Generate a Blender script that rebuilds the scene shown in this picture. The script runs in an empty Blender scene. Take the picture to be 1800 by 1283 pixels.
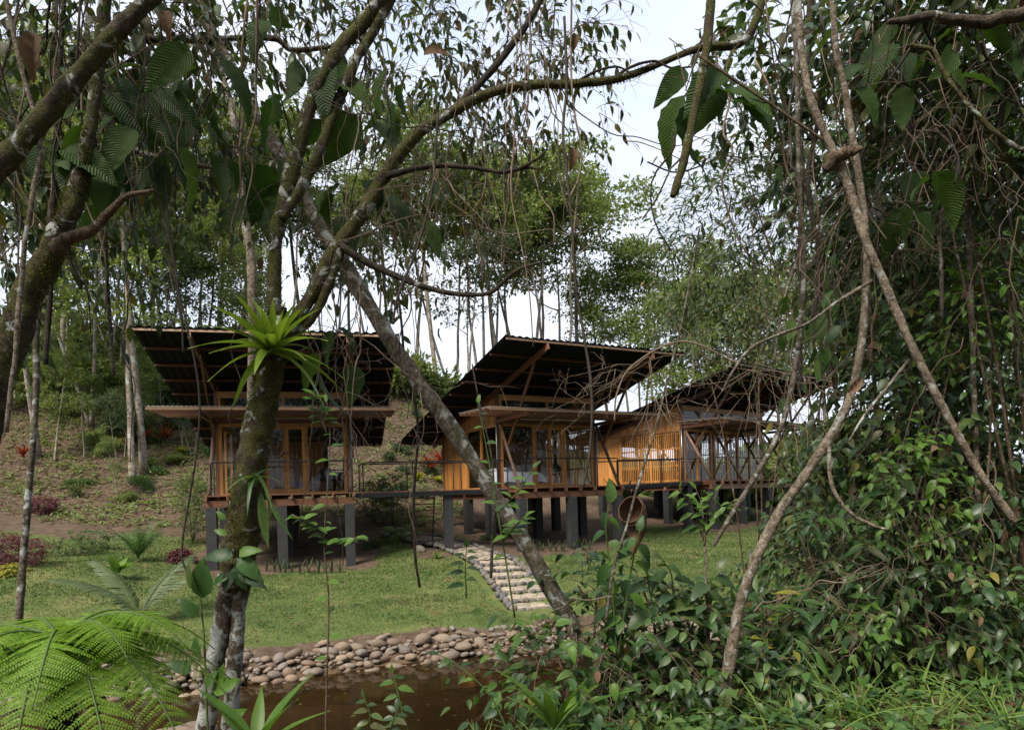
import bpy, math, random
import numpy as np
from mathutils import Vector, Matrix

rng = np.random.default_rng(11)
random.seed(11)
SC = bpy.context.scene
COL = SC.collection

# ------------------------------------------------------------------ camera
CZ = 3.2            # eye height above the pond
F = 1200.0          # focal length in photo pixels (24 mm on 36 mm)
HOR = 872.0         # eye level row in the photo
RHO = 0.029         # slight roll of the camera
_c, _s = math.cos(RHO), math.sin(RHO)
cam_d = bpy.data.cameras.new('camera')
cam_d.sensor_width = 36.0
cam_d.lens = 24.0
cam_d.shift_y = (HOR - 641.5) / 1800.0
cam_d.clip_start = 0.05
cam_d.clip_end = 3000
cam = bpy.data.objects.new('camera', cam_d)
COL.objects.link(cam)
M = Matrix(((_c, _s, 0, 0), (0, 0, -1, 0), (-_s, _c, 0, CZ), (0, 0, 0, 1)))
cam.matrix_world = M
SC.camera = cam

# ------------------------------------------------------------------ sky
SUN_EL, SUN_AZ = math.radians(52), math.radians(215)   # azimuth from +Y, clockwise: behind and to the left
wd = bpy.data.worlds.new('World')
SC.world = wd
wd.use_nodes = True
nt = wd.node_tree
nt.nodes.clear()
sky = nt.nodes.new('ShaderNodeTexSky')
sky.sky_type = 'NISHITA'
sky.sun_disc = False
sky.sun_elevation = SUN_EL
sky.sun_rotation = SUN_AZ
tcw = nt.nodes.new('ShaderNodeTexCoord')
mpw = nt.nodes.new('ShaderNodeMapping')
mpw.inputs['Scale'].default_value = (1.0, 1.0, 2.2)
nzw = nt.nodes.new('ShaderNodeTexNoise')
nzw.inputs['Scale'].default_value = 2.6
nzw.inputs['Detail'].default_value = 7
nzw.inputs['Roughness'].default_value = 0.55
rpw = nt.nodes.new('ShaderNodeValToRGB')
rpw.color_ramp.elements[0].position = 0.36
rpw.color_ramp.elements[0].color = (0.80, 0.80, 0.80, 1)
rpw.color_ramp.elements[1].position = 0.6
rpw.color_ramp.elements[1].color = (1, 1, 1, 1)
mxw = nt.nodes.new('ShaderNodeMix')
mxw.data_type = 'RGBA'
nz2 = nt.nodes.new('ShaderNodeTexNoise')
nz2.inputs['Scale'].default_value = 1.7
nz2.inputs['Detail'].default_value = 6
rp2 = nt.nodes.new('ShaderNodeValToRGB')
rp2.color_ramp.elements[0].position = .38
rp2.color_ramp.elements[0].color = (3.6, 4.2, 5.35, 1)
rp2.color_ramp.elements[1].position = .62
rp2.color_ramp.elements[1].color = (5.0, 5.25, 5.85, 1)
nt.links.new(mpw.outputs['Vector'], nz2.inputs['Vector'])
nt.links.new(nz2.outputs['Fac'], rp2.inputs['Fac'])
nt.links.new(rp2.outputs['Color'], mxw.inputs[7])
bgw = nt.nodes.new('ShaderNodeBackground')
bgw.inputs['Strength'].default_value = 0.1
ow = nt.nodes.new('ShaderNodeOutputWorld')
nt.links.new(tcw.outputs['Generated'], mpw.inputs['Vector'])
nt.links.new(mpw.outputs['Vector'], nzw.inputs['Vector'])
nt.links.new(nzw.outputs['Fac'], rpw.inputs['Fac'])
nt.links.new(rpw.outputs['Color'], mxw.inputs[0])
nt.links.new(sky.outputs['Color'], mxw.inputs[6])
nt.links.new(mxw.outputs[2], bgw.inputs['Color'])
nt.links.new(bgw.outputs['Background'], ow.inputs['Surface'])

# ------------------------------------------------------------------ sun behind thin cloud
sd = bpy.data.lights.new('sun', 'SUN')
sd.energy = 3.3
sd.angle = math.radians(24)
sd.color = (1.0, 0.93, 0.82)
so = bpy.data.objects.new('sun', sd)
COL.objects.link(so)
sdir = Vector((math.sin(SUN_AZ) * math.cos(SUN_EL), math.cos(SUN_AZ) * math.cos(SUN_EL), math.sin(SUN_EL)))
so.rotation_euler = sdir.to_track_quat('Z', 'Y').to_euler()
so.location = (0, -10, 30)

SC.view_settings.view_transform = 'Standard'
SC.view_settings.look = 'None'
SC.view_settings.exposure = 1.18
SC.view_settings.gamma = 1.0
SC.view_settings.use_curve_mapping = False
SC.render.engine = 'CYCLES'
SC.cycles.use_denoising = True
SC.cycles.max_bounces = 6
SC.cycles.diffuse_bounces = 3
SC.cycles.glossy_bounces = 3
SC.cycles.transmission_bounces = 4
SC.cycles.transparent_max_bounces = 12
SC.cycles.caustics_reflective = False
SC.cycles.caustics_refractive = False

# ------------------------------------------------------------------ helpers
def P(u, v, d):
    """point seen at photo pixel (u, v), d metres in front of the camera"""
    a, b = u - 900.0, HOR - v
    return np.array([(a * _c + b * _s) / F * d, d, CZ + (b * _c - a * _s) / F * d])

def proj(p):
    p = np.atleast_2d(p)
    d = np.maximum(p[:, 1], 0.05)
    a, b = p[:, 0] / d * F, (p[:, 2] - CZ) / d * F
    return np.stack([900 + a * _c - b * _s, HOR - (b * _c + a * _s), p[:, 1]], 1)

def tag(o, label=None, cat=None, group=None, kind=None):
    if label: o['label'] = label
    if cat: o['category'] = cat
    if group: o['group'] = group
    if kind: o['kind'] = kind
    return o

def empty(name, loc, rz=0.0):
    o = bpy.data.objects.new(name, None)
    o.empty_display_size = 0.1
    COL.objects.link(o)
    o.location = tuple(float(x) for x in loc)
    o.rotation_euler = (0, 0, rz)
    return o

def mesh(name, V, faces, mat=None, smooth=False, lv=None):
    """V (n,3); faces: one array or a list of arrays of equal width rows"""
    V = np.asarray(V, np.float32)
    if not isinstance(faces, list):
        faces = [faces]
    faces = [np.asarray(f, np.int32) for f in faces if len(f)]
    me = bpy.data.meshes.new(name)
    me.vertices.add(len(V))
    me.vertices.foreach_set('co', V.ravel())
    loops = np.concatenate([f.ravel() for f in faces])
    tot = np.concatenate([np.full(len(f), f.shape[1], np.int32) for f in faces])
    start = np.concatenate([[0], np.cumsum(tot)[:-1]]).astype(np.int32)
    me.loops.add(len(loops))
    me.loops.foreach_set('vertex_index', loops)
    me.polygons.add(len(tot))
    me.polygons.foreach_set('loop_start', start)
    me.polygons.foreach_set('loop_total', tot)
    me.polygons.foreach_set('use_smooth', np.full(len(tot), bool(smooth)))
    if lv is not None:
        at = me.attributes.new('lv', 'FLOAT', 'FACE')
        at.data.foreach_set('value', np.asarray(lv, np.float32))
    me.update(calc_edges=True)
    if mat: me.materials.append(mat)
    return me

def obj(name, me, parent=None, loc=None):
    o = bpy.data.objects.new(name, me)
    COL.objects.link(o)
    if parent is not None: o.parent = parent
    if loc is not None: o.location = tuple(float(x) for x in loc)
    return o

BOXF = np.array([[0, 3, 2, 1], [4, 5, 6, 7], [0, 1, 5, 4], [1, 2, 6, 5], [2, 3, 7, 6], [3, 0, 4, 7]])
def box_v(x0, x1, y0, y1, z0, z1):
    return np.array([[x0, y0, z0], [x1, y0, z0], [x1, y1, z0], [x0, y1, z0], [x0, y0, z1], [x1, y0, z1], [x1, y1, z1], [x0, y1, z1]], float)

def box(name, parent, mat, x0, x1, y0, y1, z0, z1):
    return obj(name, mesh(name, box_v(x0, x1, y0, y1, z0, z1), BOXF, mat), parent)

def nrm(v):
    v = np.asarray(v, float)
    return v / (np.linalg.norm(v, axis=-1, keepdims=True) + 1e-12)

def bar_v(p, q, w, h, up=(0, 0, 1)):
    p, q = np.array(p, float), np.array(q, float)
    t = nrm(q - p)
    s = nrm(np.cross(t, up)); n = np.cross(s, t)
    out = []
    for e in (p, q):
        for a, b in ((-1, -1), (1, -1), (1, 1), (-1, 1)):
            out.append(e + s * a * w / 2 + n * b * h / 2)
    return np.array(out)

def bar(name, parent, mat, p, q, w, h, up=(0, 0, 1)):
    return obj(name, mesh(name, bar_v(p, q, w, h, up), BOXF, mat), parent)

def catmull(pts, n):
    pts = np.asarray(pts, float)
    if len(pts) < 3:
        t = np.linspace(0, 1, n)[:, None]
        return pts[0] * (1 - t) + pts[-1] * t
    p = np.vstack([2 * pts[0] - pts[1], pts, 2 * pts[-1] - pts[-2]])
    m = len(pts) - 1
    out = []
    for x in np.linspace(0, m - 1e-6, n):
        i = int(x); t = x - i
        a, b, c, d = p[i], p[i + 1], p[i + 2], p[i + 3]
        out.append(0.5 * (2 * b + (c - a) * t + (2 * a - 5 * b + 4 * c - d) * t * t + (3 * b - a - 3 * c + d) * t ** 3))
    return np.array(out)

def tube(pts, rad, sides=10, n=None, rough=0.0, seed=0, cap=True):
    """curved tapering tube through pts with radii rad -> V, [quads, tris]"""
    pts = np.asarray(pts, float); rad = np.asarray(rad, float)
    n = n or max(4, len(pts) * 4)
    full = catmull(np.hstack([pts, rad[:, None]]), n)
    C, R = full[:, :3], np.maximum(full[:, 3], 0.0005)
    T = nrm(np.gradient(C, axis=0))
    ref = np.array([0.3, 1, 0.1]) if abs(T[:, 1]).mean() < 0.8 else np.array([1.0, 0, 0.2])
    X = nrm(np.cross(T, ref)); Y = np.cross(T, X)
    a = np.linspace(0, 2 * math.pi, sides, endpoint=False)
    r = np.ones((n, sides))
    if rough:
        g = np.random.default_rng(seed)
        k = g.normal(size=(n, sides))
        k = (k + np.roll(k, 1, 0) + np.roll(k, 1, 1) + np.roll(k, -1, 0)) / 2
        lump = sum(g.normal() * np.sin(np.arange(n)[:, None] * g.uniform(.15, .7) + (a * g.integers(1, 3))[None] + g.uniform(0, 6)) for _ in range(5)) * .4
        r = 1 + rough * (k * .6 + lump)
    V = C[:, None] + (R[:, None] * r)[..., None] * (np.cos(a)[None, :, None] * X[:, None] + np.sin(a)[None, :, None] * Y[:, None])
    V = V.reshape(-1, 3)
    i, j = np.meshgrid(np.arange(n - 1), np.arange(sides), indexing='ij')
    j2 = (j + 1) % sides
    Q = np.stack([i * sides + j, i * sides + j2, (i + 1) * sides + j2, (i + 1) * sides + j], -1).reshape(-1, 4)
    tris = np.zeros((0, 3), int)
    if cap:
        k0, k1 = len(V), len(V) + 1
        V = np.vstack([V, C[0], C[-1]])
        jj = np.arange(sides); j3 = (jj + 1) % sides
        tris = np.vstack([np.stack([np.full(sides, k0), j3, jj], 1), np.stack([np.full(sides, k1), (n - 1) * sides + jj, (n - 1) * sides + j3], 1)])
    return V, [Q, tris]

def join(parts):
    """[(V,[faces...]), ...] -> V, [faces...]"""
    Vs, fs, k = [], {}, 0
    for V, F_ in parts:
        Vs.append(V)
        for f in F_:
            if len(f): fs.setdefault(f.shape[1], []).append(np.asarray(f) + k)
        k += len(V)
    return np.vstack(Vs), [np.vstack(x) for x in fs.values()]

def tubes_batch(Pts, R, sides=3):
    """many thin tubes at once: Pts (S,n,3), R (S,n)"""
    S, n, _ = Pts.shape
    T = nrm(np.gradient(Pts, axis=1))
    ref = np.array([0.31, 0.2, 0.93])
    X = nrm(np.cross(T, np.where(np.abs(T @ ref)[..., None] > .9, np.array([1., 0, 0]), ref)))
    Y = np.cross(T, X)
    a = np.linspace(0, 2 * math.pi, sides, endpoint=False)
    V = Pts[:, :, None] + R[:, :, None, None] * (np.cos(a)[None, None, :, None] * X[:, :, None] + np.sin(a)[None, None, :, None] * Y[:, :, None])
    s, i, j = np.meshgrid(np.arange(S), np.arange(n - 1), np.arange(sides), indexing='ij')
    j2 = (j + 1) % sides
    b = s * n * sides
    Q = np.stack([b + i * sides + j, b + i * sides + j2, b + (i + 1) * sides + j2, b + (i + 1) * sides + j], -1).reshape(-1, 4)
    return V.reshape(-1, 3), [Q]

# ------------------------------------------------------------------ materials
def new_mat(name):
    m = bpy.data.materials.new(name)
    m.use_nodes = True
    m.node_tree.nodes.clear()
    return m, m.node_tree

def N(t, kind, **kw):
    n = t.nodes.new('ShaderNode' + kind)
    for k, v in kw.items():
        setattr(n, k, v)
    return n

def ramp(t, fac, stops):
    r = N(t, 'ValToRGB')
    e = r.color_ramp.elements
    while len(e) < len(stops): e.new(0.5)
    for x, (p, c) in zip(e, stops):
        x.position = p
        x.color = (c[0], c[1], c[2], 1) if not isinstance(c, float) else (c, c, c, 1)
    t.links.new(fac, r.inputs['Fac'])
    return r.outputs['Color']

def noise(t, scale, detail=4, rough=.5, vec=None, stretch=None, dist=0.0):
    n = N(t, 'TexNoise')
    n.inputs['Scale'].default_value = scale
    n.inputs['Detail'].default_value = detail
    n.inputs['Roughness'].default_value = rough
    n.inputs['Distortion'].default_value = dist
    if vec is None:
        vec = N(t, 'TexCoord').outputs['Object']
    if stretch:
        mp = N(t, 'Mapping')
        mp.inputs['Scale'].default_value = stretch
        t.links.new(vec, mp.inputs['Vector'])
        vec = mp.outputs['Vector']
    t.links.new(vec, n.inputs['Vector'])
    return n.outputs['Fac']

def mix(t, fac, a, b, mode='MIX'):
    m = N(t, 'Mix', data_type='RGBA', blend_type=mode)
    for sock, v in ((m.inputs[0], fac), (m.inputs[6], a), (m.inputs[7], b)):
        if isinstance(v, (int, float)): sock.default_value = v
        elif isinstance(v, tuple): sock.default_value = (v[0], v[1], v[2], 1)
        else: t.links.new(v, sock)
    return m.outputs[2]

def math_n(t, op, a, b=None):
    m = N(t, 'Math', operation=op)
    for s, v in zip(m.inputs, (a, b)):
        if v is None: continue
        if isinstance(v, (int, float)): s.default_value = v
        else: t.links.new(v, s)
    return m.outputs[0]

def principled(t, color, rough=.6, spec=.4, bump=None, bstr=.3, bdist=.01, metal=0.0):
    p = N(t, 'BsdfPrincipled')
    if isinstance(color, tuple): p.inputs['Base Color'].default_value = (*color, 1)
    else: t.links.new(color, p.inputs['Base Color'])
    if isinstance(rough, (int, float)): p.inputs['Roughness'].default_value = rough
    else: t.links.new(rough, p.inputs['Roughness'])
    p.inputs['Specular IOR Level'].default_value = spec
    p.inputs['Metallic'].default_value = metal
    if bump is not None:
        b = N(t, 'Bump')
        b.inputs['Strength'].default_value = bstr
        b.inputs['Distance'].default_value = bdist
        t.links.new(bump, b.inputs['Height'])
        t.links.new(b.outputs['Normal'], p.inputs['Normal'])
    return p.outputs['BSDF']

def finish(t, sh):
    o = N(t, 'OutputMaterial')
    t.links.new(sh, o.inputs['Surface'])

def leaf_mat(name, cols, rough=.45, transl=.3, spec=.4, spots=0.0, veins=False):
    m, t = new_mat(name)
    at = N(t, 'Attribute', attribute_name='lv').outputs['Fac']
    oi = N(t, 'ObjectInfo').outputs['Random']
    v = math_n(t, 'FRACT', math_n(t, 'ADD', at, oi))
    k = len(cols) - 1
    c = ramp(t, v, [(i / k, x) for i, x in enumerate(cols)])
    nz = noise(t, 9, 3)
    c = mix(t, .35, c, ramp(t, nz, [(.3, (.35, .35, .35)), (.75, (1.0, 1.0, 1.0))]), 'MULTIPLY')
    if spots:
        sp = noise(t, 26, 2)
        c = mix(t, ramp(t, sp, [(.66, 0.0), (.7, spots)]), c, (.11, .085, .03))
    vb = None
    if veins:          # side veins running out from the midrib of a single leaf
        sx = N(t, 'SeparateXYZ'); t.links.new(N(t, 'TexCoord').outputs['Object'], sx.inputs[0])
        ph = math_n(t, 'MULTIPLY', math_n(t, 'SUBTRACT', sx.outputs[1], math_n(t, 'MULTIPLY', math_n(t, 'ABSOLUTE', sx.outputs[0]), .8)), 75.0)
        vb = math_n(t, 'POWER', math_n(t, 'ABSOLUTE', math_n(t, 'SINE', ph)), .5)
        c = mix(t, .45, c, ramp(t, vb, [(.2, (1.5, 1.45, 1.2)), (.6, (.9, .9, .9))]), 'MULTIPLY')
    p = principled(t, c, rough, spec, bump=vb, bstr=.5, bdist=.02)
    tr = N(t, 'BsdfTranslucent')
    t.links.new(mix(t, 1.0, c, (1.25, 1.3, .6), 'MULTIPLY'), tr.inputs['Color'])
    ms = N(t, 'MixShader')
    ms.inputs['Fac'].default_value = transl
    t.links.new(p, ms.inputs[1]); t.links.new(tr.outputs[0], ms.inputs[2])
    finish(t, ms.outputs[0])
    return m

def bark_mat(name, dark, light, lichen=.4, moss=.4, sc=1.0, lich_col=(.48, .50, .47)):
    m, t = new_mat(name)
    a = noise(t, 14 * sc, 6, .65)
    fine = noise(t, 60 * sc, 4, .6)
    c = ramp(t, a, [(.36, dark), (.62, light)])
    c = mix(t, .8, c, ramp(t, fine, [(.35, (.35, .34, .33)), (.65, (1.3, 1.3, 1.3))]), 'MULTIPLY')
    big = noise(t, 2.2 * sc, 4, .6)
    c = mix(t, .7, c, ramp(t, big, [(.35, (.5, .47, .44)), (.65, (1.3, 1.28, 1.22))]), 'MULTIPLY')
    mo = noise(t, 5 * sc, 5, .6)
    c = mix(t, ramp(t, mo, [(.62 - .3 * moss, 0.0), (.72 - .25 * moss, min(1.0, moss * 1.5))]), c, ramp(t, fine, [(.3, (.028, .03, .008)), (.7, (.085, .08, .02))]))
    li = noise(t, 5.2 * sc, 6, .62, dist=.9)
    c = mix(t, ramp(t, li, [(.655 - .22 * lichen, 0.0), (.69 - .22 * lichen, .55), (.76 - .22 * lichen, .95)]), c, mix(t, fine, lich_col, tuple(x * .62 for x in lich_col)))
    sh = principled(t, c, .85, .2, bump=mix(t, .5, a, fine), bstr=1.0, bdist=.03)
    finish(t, sh)
    return m

def wood_mat(name, dark, mid, light, axis='z', rough=.5, gs=1.0):
    m, t = new_mat(name)
    st = {'z': (14, 14, .7), 'x': (.7, 14, 14), 'y': (14, .7, 14)}[axis]
    oi = N(t, 'ObjectInfo').outputs['Random']
    tc = N(t, 'TexCoord').outputs['Object']
    ad = N(t, 'VectorMath', operation='ADD')
    cb = N(t, 'CombineXYZ')
    for k in range(3):
        t.links.new(math_n(t, 'MULTIPLY', oi, 37.0 + 11 * k), cb.inputs[k])
    t.links.new(tc, ad.inputs[0]); t.links.new(cb.outputs[0], ad.inputs[1])
    g = noise(t, 1.6 * gs, 5, .6, vec=ad.outputs[0], stretch=st, dist=.4)
    c = ramp(t, g, [(.25, dark), (.5, mid), (.78, light)])
    c = mix(t, .75, c, ramp(t, oi, [(0.0, (.48, .43, .39)), (.45, (.92, .9, .88)), (.8, (1.12, 1.1, 1.05)), (1.0, (1.35, 1.35, 1.3))]), 'MULTIPLY')
    st2 = noise(t, .9, 3, .5)
    c = mix(t, .35, c, ramp(t, st2, [(.35, (.5, .48, .46)), (.65, (1.05, 1.05, 1.05))]), 'MULTIPLY')
    finish(t, principled(t, c, rough, .35, bump=g, bstr=.25, bdist=.004))
    return m

def plain_mat(name, c, rough=.5, spec=.4, metal=0.0, var=.25, sc=6):
    m, t = new_mat(name)
    n = noise(t, sc, 5, .6)
    col = mix(t, 1.0, c, ramp(t, n, [(.3, (1 - var,) * 3), (.7, (1 + var,) * 3)]), 'MULTIPLY')
    finish(t, principled(t, col, rough, spec, metal=metal, bump=n, bstr=.1, bdist=.01))
    return m

MT = {}
MT['leaf_big'] = leaf_mat('leaf_big_dark_green', [(.02, .05, .012), (.035, .075, .014), (.055, .105, .018), (.04, .075, .02)], .5, .42, .22, .8, True)
MT['leaf_dark'] = leaf_mat('leaf_dark_green', [(.024, .05, .020), (.04, .08, .026), (.062, .115, .03), (.036, .07, .036), (.10, .145, .035), (.075, .07, .03)], .40, .28, .42)
MT['leaf_mid'] = leaf_mat('leaf_mid_green', [(.03, .075, .022), (.045, .105, .026), (.068, .145, .032), (.10, .165, .038), (.036, .08, .034)], .45, .33, .35)
MT['leaf_bright'] = leaf_mat('leaf_bright_green', [(.07, .15, .02), (.10, .20, .03), (.14, .25, .04), (.09, .17, .03)], .45, .4, .35)
MT['leaf_olive'] = leaf_mat('leaf_olive_brown', [(.045, .05, .018), (.07, .075, .025), (.05, .075, .02), (.10, .085, .035), (.035, .055, .02)], .5, .5, .3)
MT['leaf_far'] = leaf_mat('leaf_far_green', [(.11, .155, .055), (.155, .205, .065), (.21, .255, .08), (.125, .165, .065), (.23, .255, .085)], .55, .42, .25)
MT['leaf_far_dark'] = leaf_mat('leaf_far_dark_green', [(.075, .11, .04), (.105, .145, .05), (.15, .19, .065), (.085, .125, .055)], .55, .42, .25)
MT['leaf_grey'] = leaf_mat('leaf_grey_green', [(.05, .075, .045), (.075, .11, .05), (.10, .135, .055), (.045, .065, .04)], .5, .3, .3)
MT['fern'] = leaf_mat('fern_green', [(.13, .25, .022), (.18, .31, .03), (.23, .36, .045)], .5, .42, .25)
MT['brom'] = leaf_mat('bromeliad_green', [(.12, .20, .025), (.17, .26, .035), (.22, .31, .05)], .35, .35, .45)
MT['dead_leaf'] = leaf_mat('dead_leaf_brown', [(.12, .07, .04), (.20, .12, .07), (.08, .045, .03)], .7, .25, .2)
MT['red_leaf'] = leaf_mat('red_leaf', [(.20, .02, .015), (.34, .04, .02), (.13, .015, .02), (.40, .10, .02)], .45, .3, .35)
MT['purple_leaf'] = leaf_mat('purple_leaf', [(.06, .012, .025), (.12, .02, .04), (.16, .03, .03)], .5, .3, .35)
MT['yellow_leaf'] = leaf_mat('yellow_leaf', [(.30, .26, .03), (.22, .28, .03), (.45, .32, .04)], .5, .4, .3)
MT['leaf_yellowing'] = leaf_mat('leaf_yellowing', [(.16, .17, .03), (.22, .20, .04), (.14, .12, .03), (.20, .14, .04)], .5, .35, .3)
MT['grass'] = leaf_mat('grass_blade', [(.065, .11, .03), (.092, .135, .04), (.14, .165, .062), (.105, .14, .045)], .6, .3, .2)
MT['tall_grass'] = leaf_mat('tall_grass_blade', [(.09, .17, .03), (.13, .22, .04), (.17, .25, .05), (.20, .22, .07)], .5, .35, .3)
MT['bark_moss'] = bark_mat('bark_mossy', (.028, .02, .013), (.10, .078, .055), .34, .72, 1.3)
MT['bark_white'] = bark_mat('bark_white_lichen', (.05, .038, .028), (.16, .13, .10), .85, .3, 1.2)
MT['bark_grey'] = bark_mat('bark_grey_lichen', (.06, .05, .038), (.22, .19, .155), .46, .42, 1.5)
MT['bark_brown'] = bark_mat('bark_brown', (.055, .036, .024), (.17, .12, .08), .2, .25, 1.5)
MT['bark_pale'] = bark_mat('bark_pale', (.10, .075, .052), (.33, .275, .215), .42, .32, 2.0)
MT['bark_dark'] = bark_mat('bark_dark', (.022, .017, .013), (.07, .055, .042), .1, .25)
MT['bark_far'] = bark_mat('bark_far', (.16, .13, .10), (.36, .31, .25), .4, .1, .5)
MT['twig'] = plain_mat('twig_brown', (.10, .07, .05), .8, .2, var=.4, sc=12)
MT['vine'] = plain_mat('vine_brown', (.05, .04, .031), .8, .2, var=.45, sc=10)
MT['vine_pale'] = plain_mat('vine_pale_brown', (.17, .125, .09), .8, .2, var=.4, sc=10)
MT['stem_green'] = plain_mat('stem_green', (.06, .10, .025), .6, .3, var=.3)
MT['moss'] = leaf_mat('moss_tuft', [(.035, .04, .008), (.07, .075, .015), (.10, .10, .02), (.05, .045, .015)], .8, .25, .1)
MT['cedar_z'] = wood_mat('cedar_upright_grain', (.25, .105, .028), (.44, .195, .052), (.58, .295, .09), 'z')
MT['cedar_x'] = wood_mat('cedar_long_grain', (.21, .09, .028), (.38, .178, .055), (.52, .27, .095), 'x')
MT['redwood_x'] = wood_mat('red_brown_long_grain', (.085, .035, .02), (.15, .065, .036), (.22, .105, .06), 'x')
MT['redwood_y'] = wood_mat('red_brown_depth_grain', (.08, .035, .02), (.14, .062, .036), (.21, .10, .06), 'y')
MT['pale_x'] = wood_mat('pale_long_grain', (.22, .12, .07), (.36, .22, .13), (.48, .32, .20), 'x')  # paler wood, used only on the frontmost purlin and canopy slat
MT['postwood'] = wood_mat('weathered_upright_grain', (.10, .055, .035), (.18, .11, .075), (.27, .18, .13), 'z')
MT['roof_metal'] = plain_mat('black_roof_sheet', (.009, .0095, .0105), .8, .12, var=.3, sc=2)
MT['black_metal'] = plain_mat('black_metal', (.013, .013, .015), .6, .2, var=.2)
MT['pier'] = plain_mat('dark_grey_painted_concrete', (.03, .03, .031), .75, .3, var=.22, sc=3)
MT['pipe'] = plain_mat('steel_pipe', (.28, .29, .30), .35, .5, metal=.7, var=.2)
MT['sheet'] = plain_mat('white_bed_linen', (.62, .64, .72), .8, .2, var=.06, sc=4)
MT['floor'] = wood_mat('floor_boards', (.12, .06, .03), (.20, .11, .055), (.28, .16, .09), 'x')

def glass_mat():
    m, t = new_mat('window_glass')
    g = N(t, 'BsdfGlossy'); g.inputs['Roughness'].default_value = .02
    g.inputs['Color'].default_value = (.9, .93, .95, 1)
    tr = N(t, 'BsdfTransparent'); tr.inputs['Color'].default_value = (.92, .91, .90, 1)
    fr = N(t, 'LayerWeight'); fr.inputs['Blend'].default_value = .5
    ms = N(t, 'MixShader')
    f = math_n(t, 'ADD', math_n(t, 'MULTIPLY', math_n(t, 'POWER', fr.outputs['Facing'], 4.0), .7), .035)
    t.links.new(f, ms.inputs[0]); t.links.new(tr.outputs[0], ms.inputs[1]); t.links.new(g.outputs[0], ms.inputs[2])
    finish(t, ms.outputs[0])
    return m
MT['glass'] = glass_mat()

def poly_mat():
    m, t = new_mat('clear_corrugated_sheet')
    g = N(t, 'BsdfGlossy'); g.inputs['Roughness'].default_value = .25
    tr = N(t, 'BsdfTransparent'); tr.inputs['Color'].default_value = (.88, .87, .84, 1)
    tl = N(t, 'BsdfTranslucent'); tl.inputs['Color'].default_value = (.5, .48, .45, 1)
    a = N(t, 'MixShader'); a.inputs[0].default_value = .14
    t.links.new(tr.outputs[0], a.inputs[1]); t.links.new(tl.outputs[0], a.inputs[2])
    b = N(t, 'MixShader'); b.inputs[0].default_value = .12
    t.links.new(a.outputs[0], b.inputs[1]); t.links.new(g.outputs[0], b.inputs[2])
    finish(t, b.outputs[0])
    return m
MT['poly'] = poly_mat()

def stone_mat(name, cols, dark=.5):
    m, t = new_mat(name)
    oi = N(t, 'ObjectInfo').outputs['Random']
    k = len(cols) - 1
    c = ramp(t, oi, [(i / k, x) for i, x in enumerate(cols)])
    n = noise(t, 9, 6, .65)
    c = mix(t, .7, c, ramp(t, n, [(.3, (.5, .48, .46)), (.7, (1.2, 1.2, 1.2))]), 'MULTIPLY')
    n2 = noise(t, 2.3, 3)
    c = mix(t, ramp(t, n2, [(.5, 0.0), (.75, .4)]), c, (.05, .042, .025))
    finish(t, principled(t, c, .75, .3, bump=n, bstr=.4, bdist=.02))
    return m
MT['stone'] = stone_mat('river_stone', [(.15, .11, .082), (.21, .155, .11), (.13, .115, .10), (.26, .20, .145), (.17, .11, .075), (.19, .18, .165), (.23, .165, .11)])
MT['flag'] = stone_mat('flagstone', [(.30, .25, .19), (.37, .31, .23), (.24, .205, .16), (.33, .285, .23)])
MT['cobble'] = stone_mat('grey_cobble', [(.10, .10, .10), (.15, .145, .14), (.075, .075, .08), (.20, .165, .13), (.12, .105, .095)])
MT['mortar'] = plain_mat('pale_mortar', (.33, .275, .21), .9, .2, var=.25, sc=8)

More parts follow.
